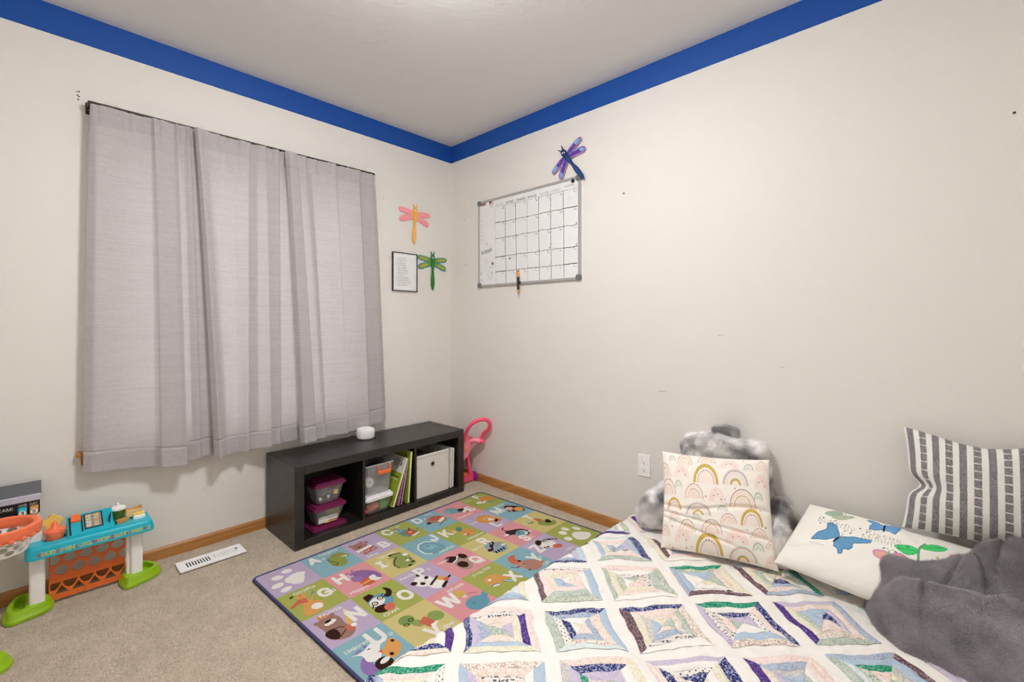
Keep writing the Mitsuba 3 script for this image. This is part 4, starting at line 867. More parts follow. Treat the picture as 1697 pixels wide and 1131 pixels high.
    if c == 'N': return [(b((.12, .26), (.16, .50), (.14, .70), (.30, .84), (.50, .80), (.56, .60), (.54, .40), (.60, .24), (.44, .08), (.24, .12)), '#9c7364'), (e(.16, .76, .05, .05), '#9c7364'), (e(.50, .84, .05, .05), '#9c7364'), (pg((.24, .94), (.40, .94), (.42, .82), (.24, .82)), OR), (pg((.24, .88), (.41, .88), (.42, .84), (.24, .84)), RD), (e(.36, .64, .12, .06, 8), WH), (e(.34, .69, .07, .03, 10), '#2a1a16'), (b((.12, .40), (.30, .44), (.24, .16)), DB), (ln(.018, (.26, .44), (.42, .42), (.48, .30), (.28, .18)), DB), (pg((.46, .36), (.60, .34), (.58, .18), (.46, .22)), RD), (pg((.54, .38), (.68, .74), (.76, .70), (.62, .34)), '#dcae3c'), (pg((.68, .74), (.74, .84), (.76, .70)), '#e9cf9a'), (e(.62, .30, .055, .05), WH)]
    if c == 'O': return [(e(.38, .54, .25, .23), '#5f9ab2'), (pg((.16, .66), (.18, .86), (.34, .88), (.38, .76)), DB), (e(.31, .56, .17, .13, 15), WH), (b((.50, .62), (.62, .70), (.66, .88), (.74, .76), (.68, .60), (.58, .54)), DB), (b((.10, .34), (.22, .44), (.42, .30), (.24, .20)), DB), (b((.28, .30), (.46, .38), (.48, .24), (.32, .18)), '#d8644e')] + [(e(x, y, .065, .06).difference(e(x, y, .042, .038)), DB) for x, y in ((.24, .54), (.42, .62))] + [(e(.24, .54, .042, .038), '#e9dcae'), (e(.42, .62, .042, .038), '#e9dcae'), (e(.24, .54, .014, .014), DB), (e(.42, .62, .014, .014), DB), (ln(.02, (.12, .44), (.18, .50)), DB), (ln(.02, (.48, .66), (.54, .70)), DB), (ln(.012, (.70, .60), (.80, .52)), DB)]
    if c == 'P': return [(b((.36, .18), (.40, .40), (.60, .44), (.78, .28), (.70, .08), (.48, .06)), '#e9e5dc'), (e(.40, .48, .22, .19, 8), '#ece8df'), (e(.20, .54, .075, .06), DB), (e(.50, .72, .085, .055), DB), (e(.33, .42, .055, .055), DB), (e(.53, .54, .06, .045, 30), DB), (e(.44, .46, .018, .012), DB), (ln(.05, (.42, .28), (.60, .36), (.72, .42)), DB), (ln(.075, (.56, .06), (.72, .14)), DB), (pg((.62, .34), (.76, .40), (.84, .28), (.72, .22)), OR), (pg((.70, .24), (.84, .28), (.88, .20), (.76, .14)), RD), (ln(.05, (.88, .24), (.94, .26)), DB)]
    if c == 'Q': return [(b((.34, .20), (.32, .50), (.44, .72), (.62, .64), (.70, .40), (.60, .22), (.44, .14)), '#b08d80'), (b((.30, .62), (.30, .80), (.48, .82), (.60, .66), (.48, .58)), DB), (ln(.035, (.34, .56), (.52, .62), (.62, .72)), WH), (b((.36, .30), (.38, .48), (.54, .48), (.58, .36), (.44, .24)), DB), (b((.62, .60), (.72, .76), (.80, .66), (.74, .52)), DB), (e(.66, .76, .04, .025), '#c97a4a'), (e(.40, .78, .014, .014), WH)]
    if c == 'R': return [(b((.34, .24), (.36, .52), (.54, .66), (.72, .60), (.84, .36), (.74, .16), (.50, .12)), '#8aa3b3'), (b((.28, .36), (.44, .46), (.58, .58), (.74, .66), (.70, .54), (.54, .44), (.40, .32)), DB), (e(.44, .44, .03, .02), WH), (e(.62, .56, .03, .02), WH)] + [(e(.40 + .09 * k, .22, .03, .06, -20), DB) for k in range(4)] + [(ln(.022, (.60, .40), (.88, .48)), '#b9803a'), (e(.80, .34, .06, .035), WH), (e(.88, .40, .05, .02), '#8aa05a')]
    if c == 'S': return [(b((.10, .52), (.26, .58), (.36, .74), (.52, .70), (.74, .60), (.84, .42), (.72, .24), (.54, .30), (.36, .50)), '#402a30'), (pg((.16, .60), (.30, .64), (.32, .54), (.20, .54)), WH), (ln(.03, (.44, .72), (.40, .86), (.52, .92)), '#402a30'), (b((.42, .40), (.56, .54), (.72, .52), (.74, .36), (.60, .26)), '#5f9aa8'), (ln(.025, (.70, .50), (.78, .42), (.72, .30)), WH), (e(.58, .46, .02, .02), DB), (e(.66, .30, .05, .03), WH)]
    if c == 'T': return [(b((.34, .40), (.48, .50), (.66, .46), (.86, .36), (.82, .18), (.60, .10), (.42, .20)), '#8d9a44'), (e(.26, .62, .12, .08, -20), '#8f9c48'), (pg((.56, .34), (.74, .46), (.80, .32), (.66, .22)), DB), (b((.50, .44), (.54, .64), (.64, .60), (.60, .46)), '#b9743a'), (e(.56, .66, .05, .04), RD), (e(.80, .32, .03, .04), WH)]
    if c == 'U': return [(b((.12, .10), (.16, .42), (.26, .50), (.30, .20), (.26, .0)), '#8f6ab0'), (b((.14, .64), (.26, .56), (.26, .38), (.38, .30), (.52, .36), (.58, .50), (.66, .60), (.64, .68), (.48, .68), (.34, .62)), '#e8e5df'), (pg((.40, .66), (.40, .82), (.47, .68)), '#7a6ab0'), (e(.28, .66, .08, .03, 15), '#7f78b8'), (e(.62, .64, .016, .016), DB), (e(.44, .60, .03, .012), DB), (b((.30, .24), (.50, .30), (.58, .16), (.50, .02), (.36, .02)), DB), (b((.54, .40), (.66, .48), (.84, .58), (.90, .40), (.76, .20), (.62, .16), (.56, .26)), OR), (e(.48, .22, .10, .05, 10), WH), (e(.64, .26, .035, .04), DB), (e(.84, .50, .03, .035), DB), (pg((.50, .44), (.58, .46), (.56, .38)), RD)]
    if c == 'V': return [(e(.34, .74, .15, .14), '#7d9a44'), (b((.34, .60), (.44, .66), (.58, .50), (.74, .62), (.96, .50), (.90, .36), (.62, .40), (.44, .44)), '#8aa04c')] + [(e(x, y, .055, .045).difference(e(x, y, .036, .028)), DB) for x, y in ((.26, .64), (.40, .70))] + [(pg((.46, .54), (.64, .62), (.70, .38), (.52, .30)), RD), (pg((.52, .30), (.70, .38), (.74, .34), (.56, .26)), WH), (ln(.02, (.36, .52), (.42, .44)), RD)]
    if c == 'W': return [(e(.64, .22, .26, .20), '#5a9ab0'), (e(.58, .26, .014, .014), DB), (e(.56, .66, .15, .11), '#d6ab45'), (ln(.012, (.70, .56), (.90, .44)), DB), (b((.84, .24), (.98, .40), (.98, .26)), '#5a9ab0')]
    if c == 'X': return [(e(.46, .50, .24, .19), '#d9983a'), (b((.62, .42), (.78, .50), (.80, .34)), '#d9983a'), (e(.38, .56, .05, .035), WH), (e(.34, .36, .11, .035, -12), TE), (e(.34, .34, .09, .025, -12), WH)] + [(ln(.022, (.56 + .05 * k, .36 - .02 * k), (.64 + .04 * k, .22)), '#cfe0e2' if k % 2 else TE) for k in range(4)]
    if c == 'Y': return [(b((.28, .28), (.32, .52), (.50, .56), (.70, .44), (.84, .24), (.60, .12), (.40, .12)), '#b07d6c'), (e(.34, .48, .12, .13), '#b98674'), (b((.26, .58), (.30, .80), (.46, .88), (.58, .84), (.46, .74), (.44, .60)), '#d2623c'), (e(.44, .60, .035, .045), DB), (ln(.025, (.10, .56), (.18, .46), (.26, .46)), DB), (e(.42, .46, .025, .02), '#7a2a24'), (e(.30, .22, .03, .02), DB)]
    if c == 'Z': return [(b((.34, .62), (.50, .86), (.72, .80), (.78, .60), (.66, .40), (.50, .46), (.38, .52)), WH), (b((.34, .72), (.44, .88), (.58, .88), (.46, .72)), DB), (e(.42, .54, .08, .04, -10), DB)] + [(pg((.54 + .07 * k, .86 - .02 * k), (.60 + .07 * k, .84 - .02 * k), (.58 + .06 * k, .64)), DB) for k in range(4)] + [(e(.66, .40, .13, .09, -15), RD), (pg((.46, .38), (.56, .40), (.56, .32)), OR), (e(.88, .68, .02, .05, -20), DB), (e(.94, .62, .02, .05, -20), DB), (e(.82, .72, .03, .04), DB)]
    return []
PAW = [(ell(.58, .40, .20, .15, -20).union(blob((.44, .36), (.50, .54), (.72, .60), (.86, .52), (.74, .34), (.66, .18), (.52, .20))), WH), (ell(.22, .40, .13, .085, 8), WH), (ell(.34, .68, .12, .09, -12), WH), (ell(.60, .80, .11, .085, -8), WH), (ell(.28, .16, .12, .075, 14), WH)]
PAW2 = [(blob((.30, .22), (.40, .46), (.60, .50), (.76, .36), (.84, .22), (.62, .10), (.44, .10)), WH), (ell(.16, .42, .10, .10), WH), (ell(.34, .68, .10, .11), WH), (ell(.58, .76, .09, .11), WH), (ell(.82, .58, .09, .11), WH)]
for j, (names, colors) in enumerate(ROWS):
    for i, (c, col) in enumerate(zip(names, colors)):
        a0, b0 = (-.028 if i == 0 else 0), (-.015 if j == 0 else 0)
        L = [(sg.box(a0 if i == 0 else 0, (0 if j < 3 else -.025), 1 if i < 6 else 1.03, 1 if j else 1.012), col)]
        if c == '@': L += PAW if j == 0 else PAW2
        else:
            tile = sg.box(.01, .01, .99, .99)
            L += [(p.intersection(tile), q) for p, q in animal(c)]
            x, y, h = LET[c]; g = text_poly(c, h, True).buffer(.012)
            L.append((mv(g, x, y).intersection(tile), WH))
            bnd = mv(g, x, y).bounds
            L.append((mv(text_poly(c.lower(), .105, True), min(bnd[2] + .03, .88), y + (.02 if c not in 'GPQY' else .06)).intersection(tile), '#d8d6cc'))
            x, y, w = WRD[c]; L.append((mv(text_w(WORD[c], w, .085, True), x, y).intersection(tile), '#dcd9ce'))
        # tile space: x right, y up -> rug cells (i + x, j + 1 - y)
        v, f, cc = flat_print([(p, q) for p, q in L if not p.is_empty]); cc = (cc * .82 + cc.mean(1, keepdims=True) * .18) * .88
        P = r2w(np.c_[i + v[:, 0], j + 1 - v[:, 1]])
        P = np.c_[P, np.full(len(P), .0106)]
        a, b, d = P[f[:, 0]], P[f[:, 1]], P[f[:, 2]]
        f = np.where((np.cross(b - a, d - a)[:, 2] < 0)[:, None], f[:, ::-1], f)
        sub = {'@': 'paw print square'}.get(c) or f'{ {PU: "lilac", BL: "blue", GR: "green", PK: "pink", YE: "yellow"}[col] } square with letter {c}'
        raw('square', P, f, np.tile([0, 0, 1.0], (len(P), 1)), 'mat_rug', rug, color=cc, label=sub)
# ------------------------------------------------------------------ quilt on a low mattress
HB = .160
QO, QA, QB = np.array([-.6717, -1.3229]), np.array([.18565, -.18255]), np.array([-.1638, -.1812])
YN, XE, XF, YS, RR = -1.588, -.10, -2.02, -2.93, .045
def qbump(s, t):
    P = np.stack([s, t, np.zeros_like(s)], -1)
    b = .012 * (meshkit.fbm(P * 4.5, 2, 3) - .5) + .008 * (meshkit.noise(P * 16 + 5, 4) - .5) + .0065 * (meshkit.noise(P * 42 + 9, 8) - .5)
    return b
def drop(u, e, sign, ripple):
    """one sheet coordinate -> (place, fall) past an edge at e"""
    o = np.maximum((u - e) * sign, 0); th = np.minimum(o / RR, PI / 2)
    ex = np.maximum(o - RR * PI / 2, 0)
    pos = np.where(o > 0, e + sign * (RR * np.sin(th) + ex * (.12 + ripple)), u)
    return pos, RR * (1 - np.cos(th)) + ex * .98
def quilt_at(s, t, lift=0.0):
    rp = .12 * (meshkit.noise(np.stack([s * 9, t * 0, t * 0], -1), 6) - .5)
    y, dy = drop(t, YN, 1, rp)
    x, dx = drop(s, XE, 1, 0 * s)
    x2, dx2 = drop(s, XF, -1, 0 * s)
    x = np.where(s < XF, x2, x); dx = dx + dx2
    z = np.maximum(HB - dy - dx + qbump(s, t) * np.exp(-(dy + dx) / .05), .010) 
    return np.stack([x, y, z], -1)
def quilt_n(s, t):
    e = .004
    a = quilt_at(s + e, t) - quilt_at(s - e, t); b = quilt_at(s, t + e) - quilt_at(s, t - e)
    n = np.cross(a, b); return n / (np.linalg.norm(n, axis=-1, keepdims=True) + 1e-12)
FAB = ['white', 'navy', 'purple', 'plum', 'lavender', 'blue', 'slate', 'sage', 'emerald', 'peach', 'pinkprint', 'cream', 'dots', 'redfloral', 'textprint', 'aqua', 'multi', 'paleblue', 'leaf']
FBASE = ['#f3efe9', '#30366c', '#52397e', '#66505a', '#cfc6d8', '#b0c3d6', '#b9c4d2', '#c6cfc4', '#2a8a6c', '#f0e3d8', '#f2e4de', '#ece8d6', '#ece9e2', '#ebe7dc', '#ebe5de', '#dfe7e4', '#d9d3cc', '#cdd9e2', '#d3d7ca']
FPRT = ['#f0ece6', '#c6cadd', '#8f7fc0', '#b39a98', '#bdaecb', '#c6d3e0', '#8797b8', '#93a595', '#8fc8b0', '#dcbcac', '#e6bdb8', '#d6cda6', '#3d4250', '#b98078', '#5f5a66', '#bcd0cc', '#a6a9b8', '#a3b6c8', '#7f8f70']
FTYPE = [3, 1, 3, 1, 1, 3, 1, 1, 1, 1, 1, 1, 2, 1, 4, 1, 1, 1, 1]
FC_ = {n: i for i, n in enumerate(FAB)}
_bt = [mi.Float([float(lin(h)[k]) for h in FBASE]) for k in range(3)]
_pt = [mi.Float([float(lin(h)[k]) for h in FPRT]) for k in range(3)]
_ty = mi.Float([float(t) for t in FTYPE])
def fabric(p, n, uv):
    i = dr.floor(uv.x / 8.0); s, t = uv.x - i * 8.0, uv.y
    k = mi.UInt32(dr.clip(i, 0, len(FAB) - 1))
    base = mi.Color3f(*[dr.gather(mi.Float, a, k) for a in _bt]); prt = mi.Color3f(*[dr.gather(mi.Float, a, k) for a in _pt]); ty = dr.gather(mi.Float, _ty, k)
    fl = S(.50, .66, FB(s * 300 + 3 * i, t * 300, i, 2)) * .7
    sp = S(.5, .85, N(s * 330, t * 330, i)) * .7
    cx, cy = s * 75.0, t * 75.0
    dd = dr.sqrt(dr.square(cx - dr.floor(cx) - .5) + dr.square(cy - dr.floor(cy) - .5))
    dots = 1 - S(.13, .22, dd)
    tx = S(.52, .62, N(s * 300, t * 300, 2)) * (1 - S(.2, .34, dr.abs(t * 45 + s * 45 - dr.floor(t * 45 + s * 45) - .5)))
    m = dr.select(ty < 1.5, fl, dr.select(ty < 2.5, dots, dr.select(ty < 3.5, sp, tx)))
    return (base * (1 - m) + prt * m) * .96
MB('quilt', lambda p, n, uv: FB(p.x * 260, p.y * 260, p.z * 260, 2), .0007, {'type': 'diffuse', 'reflectance': mikit.proc(fabric)})
quilt = thing('quilt', 'white patchwork quilt of pastel and navy string blocks spread over the low bed', 'quilt')
# sashing: the whole white sheet
su = np.unique(np.r_[np.arange(XF - .16, XE + .10, .0115)]); tv = np.unique(np.r_[np.arange(YS, YN + .195, .0115)])
s_, t_ = np.meshgrid(su, tv, indexing='ij')
P = quilt_at(s_, t_); n_ = quilt_n(s_, t_)
q4 = grid_faces(*s_.shape)
raw('sashing', P.reshape(-1, 3), tri(q4), n_.reshape(-1, 3), 'mat_quilt', quilt, uv=np.c_[s_.ravel() + 4, t_.ravel() + 4], label='white cotton strips between the blocks')
SPEC = {
 (-1, 2): dict(N=['pinkprint', 'textprint', 'peach'], E=['pinkprint', 'purple', 'cream'], S=['cream', 'blue', 'peach'], W=['navy', 'lavender', 'slate', 'sage']),
 (0, 2): dict(N=['navy', 'slate', 'white'], E=['blue', 'peach', 'slate', 'pinkprint'], S=['aqua', 'redfloral', 'slate'], W=['sage', 'dots', 'navy', 'white']),
 (1, 2): dict(N=['navy', 'pinkprint', 'peach'], E=['redfloral', 'sage', 'peach'], S=['white', 'textprint', 'slate', 'peach'], W=['plum', 'cream', 'multi']),
 (2, 2): dict(N=['emerald', 'white', 'navy'], E=['navy', 'pinkprint', 'dots'], S=['redfloral', 'blue', 'white'], W=['lavender', 'textprint', 'pinkprint', 'sage']),
 (3, 2): dict(N=['lavender', 'peach', 'blue'], E=['slate', 'peach', 'lavender', 'navy'], S=['sage', 'redfloral', 'pinkprint'], W=['purple', 'cream', 'sage']),
 (-2, 2): dict(N=['white', 'pinkprint', 'sage'], E=['purple', 'white', 'pinkprint'], S=['peach', 'navy', 'cream'], W=['peach', 'slate', 'white']),
 (0, 1): dict(N=['textprint', 'pinkprint', 'cream'], E=['blue', 'white', 'pinkprint'], S=['leaf', 'sage', 'pinkprint'], W=['plum', 'pinkprint', 'cream', 'blue']),
 (1, 1): dict(N=['pinkprint', 'white', 'textprint'], E=['leaf', 'sage', 'textprint'], S=['white', 'peach', 'cream'], W=['sage', 'cream', 'leaf']),
 (2, 1): dict(N=['emerald', 'leaf', 'blue'], E=['cream', 'peach', 'sage'], S=['plum', 'textprint', 'white'], W=['slate', 'blue', 'white']),
 (3, 1): dict(N=['slate', 'pinkprint', 'sage'], E=['emerald', 'aqua', 'cream'], S=['slate', 'peach', 'blue', 'navy'], W=['plum', 'cream', 'sage']),
 (4, 1): dict(N=['white', 'redfloral', 'cream'], S=['blue', 'white', 'peach'], W=['white', 'redfloral'], E=['sage', 'peach']),
 (-1, 1): dict(N=['white', 'peach'], E=['cream', 'aqua', 'white'], S=['slate', 'blue', 'pinkprint'], W=['white', 'dots']),
 (1, 0): dict(N=['aqua', 'white', 'pinkprint'], E=['navy', 'blue', 'lavender'], S=['sage', 'pinkprint', 'textprint'], W=['white', 'blue', 'cream']),
 (2, 0): dict(N=['white', 'peach'], E=['white', 'cream', 'peach'], S=['white', 'pinkprint'], W=['cream', 'plum', 'white']),
 (0, 0): dict(N=['white', 'cream'], E=['paleblue', 'lavender', 'white'], S=['navy', 'slate', 'white'], W=['white', 'peach']),
 (1, -1): dict(N=['white', 'sage'], E=['leaf', 'white'], S=['purple', 'paleblue', 'white'], W=['white', 'cream']),
 (2, -1): dict(N=['white', 'peach'], E=['lavender', 'sage'], S=['lavender', 'slate', 'pinkprint'], W=['peach', 'purple', 'slate']),
 (-1, 3): dict(N=['redfloral', 'peach', 'textprint'], E=['blue', 'white', 'peach'], S=['sage', 'cream'], W=['blue', 'lavender', 'peach']),
 (0, 3): dict(N=['peach', 'navy', 'lavender', 'redfloral'], E=['cream', 'white', 'lavender'], S=['lavender', 'emerald'], W=['multi', 'lavender', 'emerald']),
 (1, 3): dict(N=['lavender', 'white', 'dots', 'navy'], E=['navy', 'cream', 'white'], S=['sage', 'peach'], W=['pinkprint', 'navy', 'peach', 'dots']),
 (2, 3): dict(N=['pinkprint', 'slate', 'multi'], E=['peach', 'pinkprint', 'white'], S=['lavender', 'cream'], W=['purple', 'peach', 'lavender']),
 (3, 3): dict(N=['slate', 'blue', 'emerald'], E=['plum', 'blue', 'multi'], S=['sage', 'emerald'], W=['sage', 'aqua', 'leaf']),
 (-2, 3): dict(N=['emerald', 'pinkprint', 'cream'], E=['dots', 'white', 'sage'], S=['navy', 'peach'], W=['navy', 'slate', 'white']),
}
SIDES = {'N': [(0, -1), (1, 0)], 'E': [(1, 0), (0, 1)], 'S': [(0, 1), (-1, 0)], 'W': [(-1, 0), (0, -1)]}
LIGHT = ['white', 'peach', 'pinkprint', 'cream', 'sage', 'slate', 'blue', 'lavender', 'leaf', 'redfloral', 'aqua', 'paleblue', 'dots', 'navy']
qr = np.random.default_rng(21)
Binv = np.linalg.inv(np.stack([QA, QB], 1))
def warp(st):
    P = np.concatenate([st * 7.5, np.zeros(st.shape[:-1] + (1,))], -1); P2 = np.concatenate([st * 24 + 7, np.zeros(st.shape[:-1] + (1,))], -1)
    return st + .028 * np.stack([meshkit.noise(P, 3) - .5, meshkit.noise(P + 31, 4) - .5], -1) + .0075 * np.stack([meshkit.noise(P2, 5) - .5, meshkit.noise(P2 + 31, 6) - .5], -1)
def patch(block, out, along, r0, r1, ci, cj, fab):
    nu, nv = 12, 4
    w = np.linspace(-1, 1, nu)[:, None]; k = np.linspace(0, 1, nv)[None, :]
    wob = .018 * (meshkit.noise(np.stack([w * 3 + ci * 7, 0 * w + cj * 5, 0 * w + r0 * 11], -1), 2) - .5)
    r = r0 + (r1 - r0) * k
    r = r + wob * 2 * (1 - np.abs(w) ** 6) * ((k == 0) * (r0 < .99) + (k == 1) * (r1 > .02))
    pq = r[..., None] * np.array(out) + (w * (r0 + (r1 - r0) * k))[..., None] * np.array(along)
    ab = np.array([ci + .5, cj + .5]) + pq * .414
    st = warp(QO + ab[..., :1] * QA + ab[..., 1:] * QB)
    s, t = st[..., 0], st[..., 1]
    if (t > YN + .19).all() or (t < YS).all() or (s > XE + .08).all() or (s < XF - .1).all(): return None
    s2, t2 = np.clip(s, XF - .15, XE + .085), np.clip(t, YS, YN + .19)
    puff = .0016 + .0030 * np.sqrt(np.clip(np.sin(PI * k), 0, 1)) * np.clip((1 - np.abs(w)) * 7, 0, 1) ** .5
    puff = puff + .0034 * (meshkit.noise(np.stack([s * 60, t * 60, 0 * s], -1), 3) - .3) * (puff > .003)
    Pn = quilt_n(s2, t2)
    V = quilt_at(s2, t2) + Pn * puff[..., None]
    e1, e2 = np.gradient(V, axis=0), np.gradient(V, axis=1)
    n = np.cross(e1, e2); n /= np.linalg.norm(n, axis=-1, keepdims=True) + 1e-12
    n = np.where((n * Pn).sum(-1, keepdims=True) < 0, -n, n)
    q = tri(grid_faces(nu, nv)); F = V.reshape(-1, 3)
    fn = np.cross(F[q[:, 1]] - F[q[:, 0]], F[q[:, 2]] - F[q[:, 0]])
    q = np.where(((fn * Pn.reshape(-1, 3)[q[:, 0]]).sum(1) < 0)[:, None], q[:, ::-1], q)
    uv = np.c_[s.ravel() + 4 + 8 * FC_[fab], t.ravel() + 4 + .37 * r0 + .11 * ci]
    raw('patch', F, q, n.reshape(-1, 3), 'mat_quilt', block, uv=uv)
    return True
def to_cam(P):
    d = np.asarray(P) - CAM; R = np.array([FWD[1], -FWD[0], 0]); z = d @ FWD
    return 848.5 + 754 * (d @ R) / z, 535.4 - 754 * d[..., 2] / z, z
for cj in range(-2, 5):
    for ci in range(-5, 6):
        c = QO + (ci + .5) * QA + (cj + .5) * QB
        if not (XF - .1 < c[0] < XE + .12 and YS < c[1] < YN + .26): continue
        if (np.array([ci + .5, cj + .5]) is None): continue
        spec = SPEC.get((ci, cj))
        key = numbered(quilt + '__block', used); used.add(key)
        made = False
        for sd, (o, al) in SIDES.items():
            fs = list(spec[sd]) if spec else []
            while len(fs) < 3: fs.append(LIGHT[int(qr.integers(len(LIGHT) - (1 if fs else 0)))])
            if len(fs) == 3: fs.append(LIGHT[int(qr.integers(9))])
            wd = qr.uniform(.75, 1.25, len(fs)); wd[-1] *= 1.3; cut = np.r_[1, 1 - np.cumsum(wd) / wd.sum()]; cut[-1] = .015
            for fab, r0, r1 in zip(fs, cut[:-1], cut[1:]):
                made = patch(key, o, al, r0, r1, ci, cj, fab) or made

# ------------------------------------------------------------------ pillows
def pillow_grid(corner, thick, n=200, pinch=.05, pw=.5, creases=None, edge=.004, m=None):
    """corner(u, v) -> middle plane points for u, v in [0, 1]; both faces"""
    m = m or n
    u, v = np.meshgrid(np.linspace(0, 1, n), np.linspace(0, 1, m), indexing='ij')
    a, b = 2 * u - 1, 2 * v - 1
    ua = .5 + .5 * a * (1 - pinch * (1 - b ** 2) * np.abs(a) ** 1.5); vb = .5 + .5 * b * (1 - pinch * (1 - a ** 2) * np.abs(b) ** 1.5)
    mid = corner(ua, vb)
    t = thick * (np.clip((1 - np.abs(a) ** 2.4) * (1 - np.abs(b) ** 2.4), 0, 1)) ** pw
    return u, v, ua, vb, mid, t
def face_normals_grid(V, ref):
    n = np.cross(np.gradient(V, axis=0), np.gradient(V, axis=1)); n /= np.linalg.norm(n, axis=-1, keepdims=True) + 1e-12
    return np.where(((n * ref).sum(-1, keepdims=True)) < 0, -n, n)
def oriented(V, n):
    q = tri(grid_faces(*V.shape[:2])); F = V.reshape(-1, 3)
    fn = np.cross(F[q[:, 1]] - F[q[:, 0]], F[q[:, 2]] - F[q[:, 0]]); s = (fn * n.reshape(-1, 3)[q[:, 0]]).sum(1) < 0
    return np.where(s[:, None], q[:, ::-1], q)
MB('pillow_print', lambda p, n, uv: FB(p.x * 400, p.y * 400, p.z * 400, 2), .0004, {'type': 'diffuse', 'reflectance': VC})
# rainbow pillow
RB = [np.array(c) for c in ((-.352, -1.826, .168), (-.241, -2.242, .178), (-.214, -1.768, .536), (-.109, -2.177, .558))]
def rb_corner(u, v):
    u, v = u[..., None], v[..., None]
    return (RB[0] * (1 - u) + RB[1] * u) * (1 - v) + (RB[2] * (1 - u) + RB[3] * u) * v
rn = np.cross(RB[1] - RB[0], RB[2] - RB[0]); rn /= np.linalg.norm(rn); rn = rn if rn[0] < 0 else -rn
ARCH = []
def ar(kind, items):
    for it in items: ARCH.append((kind,) + it)
ar('mustard', [(490, 345, 240, 205), (165, 605, 155, 110), (900, 705, 205, 160), (500, 1010, 255, 220)])
ar('bands', [(765, 338, 240, 165), (412, 640, 250, 115), (800, 1040, 255, 145)])
ar('lines', [(375, 492, 180, 140), (282, 170, 155, 115), (825, 545, 240, 175), (100, 470, 170, 150), (1000, 182, 105, 105), (535, 805, 190, 135), (690, 700, 145, 95), (960, 812, 140, 95), (300, 805, 160, 120), (1062, 905, 100, 85), (62, 850, 120, 100), (170, 690, 110, 70), (500, 135, 170, 90), (60, 300, 130, 130)])
ar('dotted', [(250, 300, 158, 132), (590, 512, 152, 140), (1000, 352, 130, 145), (712, 170, 182, 92), (250, 902, 155, 132), (758, 880, 210, 140), (1062, 1062, 150, 115)])
ar('sage', [(150, 142, 78, 56), (215, 402, 78, 72), (886, 182, 92, 72), (970, 462, 82, 76), (640, 588, 98, 52), (395, 684, 88, 52), (150, 722, 84, 40), (940, 922, 102, 76)])
def rainbow_print(X, Y):
    """X, Y: millimetre-like print coordinates of the pillow face (0..1131, y down)"""
    C = np.tile(lin('#f3ece3'), X.shape + (1,))
    r4 = np.random.default_rng(12)
    def paint(mask, hexc): C[mask] = lin(hexc)
    for _ in range(46):
        x, y = r4.uniform(30, 1090), r4.uniform(60, 1060); s = r4.uniform(5, 11); c = ['#a58a86', '#d9c2c0', '#c9d2c0', '#b0927a'][int(r4.integers(4))]
        paint(((np.abs(X - x) + np.abs(Y - y)) < s), c)
    for k, cx, cy, w, h in ARCH:
        x, y = (X - cx) / (w / 2), (cy - Y) / h
        r = np.sqrt(x ** 2 + np.clip(y, 0, None) ** 2); up = y > 0
        ins = up & (r < 1.02); C[ins] = lin('#f4ebe2')
        if k == 'mustard':
            paint(up & (r < .62), '#f3e4dc'); paint(up & (r < 1) & (r > .80), '#cdb062')
            paint(up & (r < .69) & (r > .62) & (np.sin(np.arctan2(y * h, x * w / 2) * 34) > -.3), '#b58a88')
        elif k == 'bands':
            for a_, b_, c in ((.93, 1, '#c9ced0'), (.83, .92, '#c9aaa4'), (.68, .76, '#d6dad6'), (.56, .66, '#f0d9cc'), (.40, .48, '#ccd6d2'), (.26, .40, '#cba85a'), (0, .22, '#f0e0d8')): paint(up & (r < b_) & (r > a_), c)
        elif k == 'lines':
            for a_, b_, c in ((.945, 1, '#ab8a84'), (.72, .90, '#f2e0d2'), (.60, .66, '#c9a672'), (0, .52, '#f0ded3')): paint(up & (r < b_) & (r > a_), c)
        elif k == 'dotted':
            paint(up & (r < 1) & (r > .36), '#f4ddd5')
            for q in range(9):
                a_ = .35 + 2.5 * q / 8; rr = .55 + .3 * ((q * 7) % 3) / 2
                paint(((X - cx - rr * w / 2 * math.cos(a_)) ** 2 + (Y - cy + rr * h * math.sin(a_)) ** 2) < (7 if q % 3 else 22), '#c08a84' if q % 3 else '#3c2c2e')
        elif k == 'sage':
            for a_, b_, c in ((.78, 1, '#b9c3b6'), (.52, .62, '#c9ced0'), (.3, .42, '#b9c3b6')): paint(up & (r < b_) & (r > a_), c)
    return C
t = thing('throw_pillow', 'square cream throw pillow printed with rainbows, leaning on the grey fur backrest', 'pillow')
u, v, ua, vb, mid, th = pillow_grid(rb_corner, .062, 300, .05, .5)
cr = lambda f, w: np.exp(-(f / w) ** 2)
fold = .012 * cr(v - .46 - .06 * (1 - u) + .05 * np.sin(u * 5), .022) + .010 * cr(v - .30 + .10 * (u - .5), .018) * (u > .0) + .009 * cr(v - .16 - .22 * (.5 - u), .02) * S_fade if False else .012 * cr(v - .47 + .05 * np.sin(u * 5 + .6), .020) + .010 * cr(v - .31 + .12 * (u - .5), .016) + .010 * cr(v - .20 + .26 * (u - .45), .018) * np.clip((.75 - u) * 4, 0, 1)
wr = .004 * (meshkit.fbm(np.stack([u * 5, v * 9, 0 * u], -1), 3, 4) - .5)
Vf = mid + rn * (th + (wr - fold) * np.clip(th / .03, 0, 1))[..., None]
Vb = mid - rn * (th * .5)[..., None]
X_, Y_ = 40 + 1030 * u + 40 * (1 - v) * (u - .4), 55 + (1 - v) * (900 + 130 * u)
nf = face_normals_grid(Vf, rn)
raw('front', Vf.reshape(-1, 3), oriented(Vf, nf), nf.reshape(-1, 3), 'mat_pillow_print', t, color=rainbow_print(X_, Y_).reshape(-1, 3))
sb = Vb[::3, ::3]; nb = face_normals_grid(sb, -rn)
M('pillow_back', '#efe6da', .9)
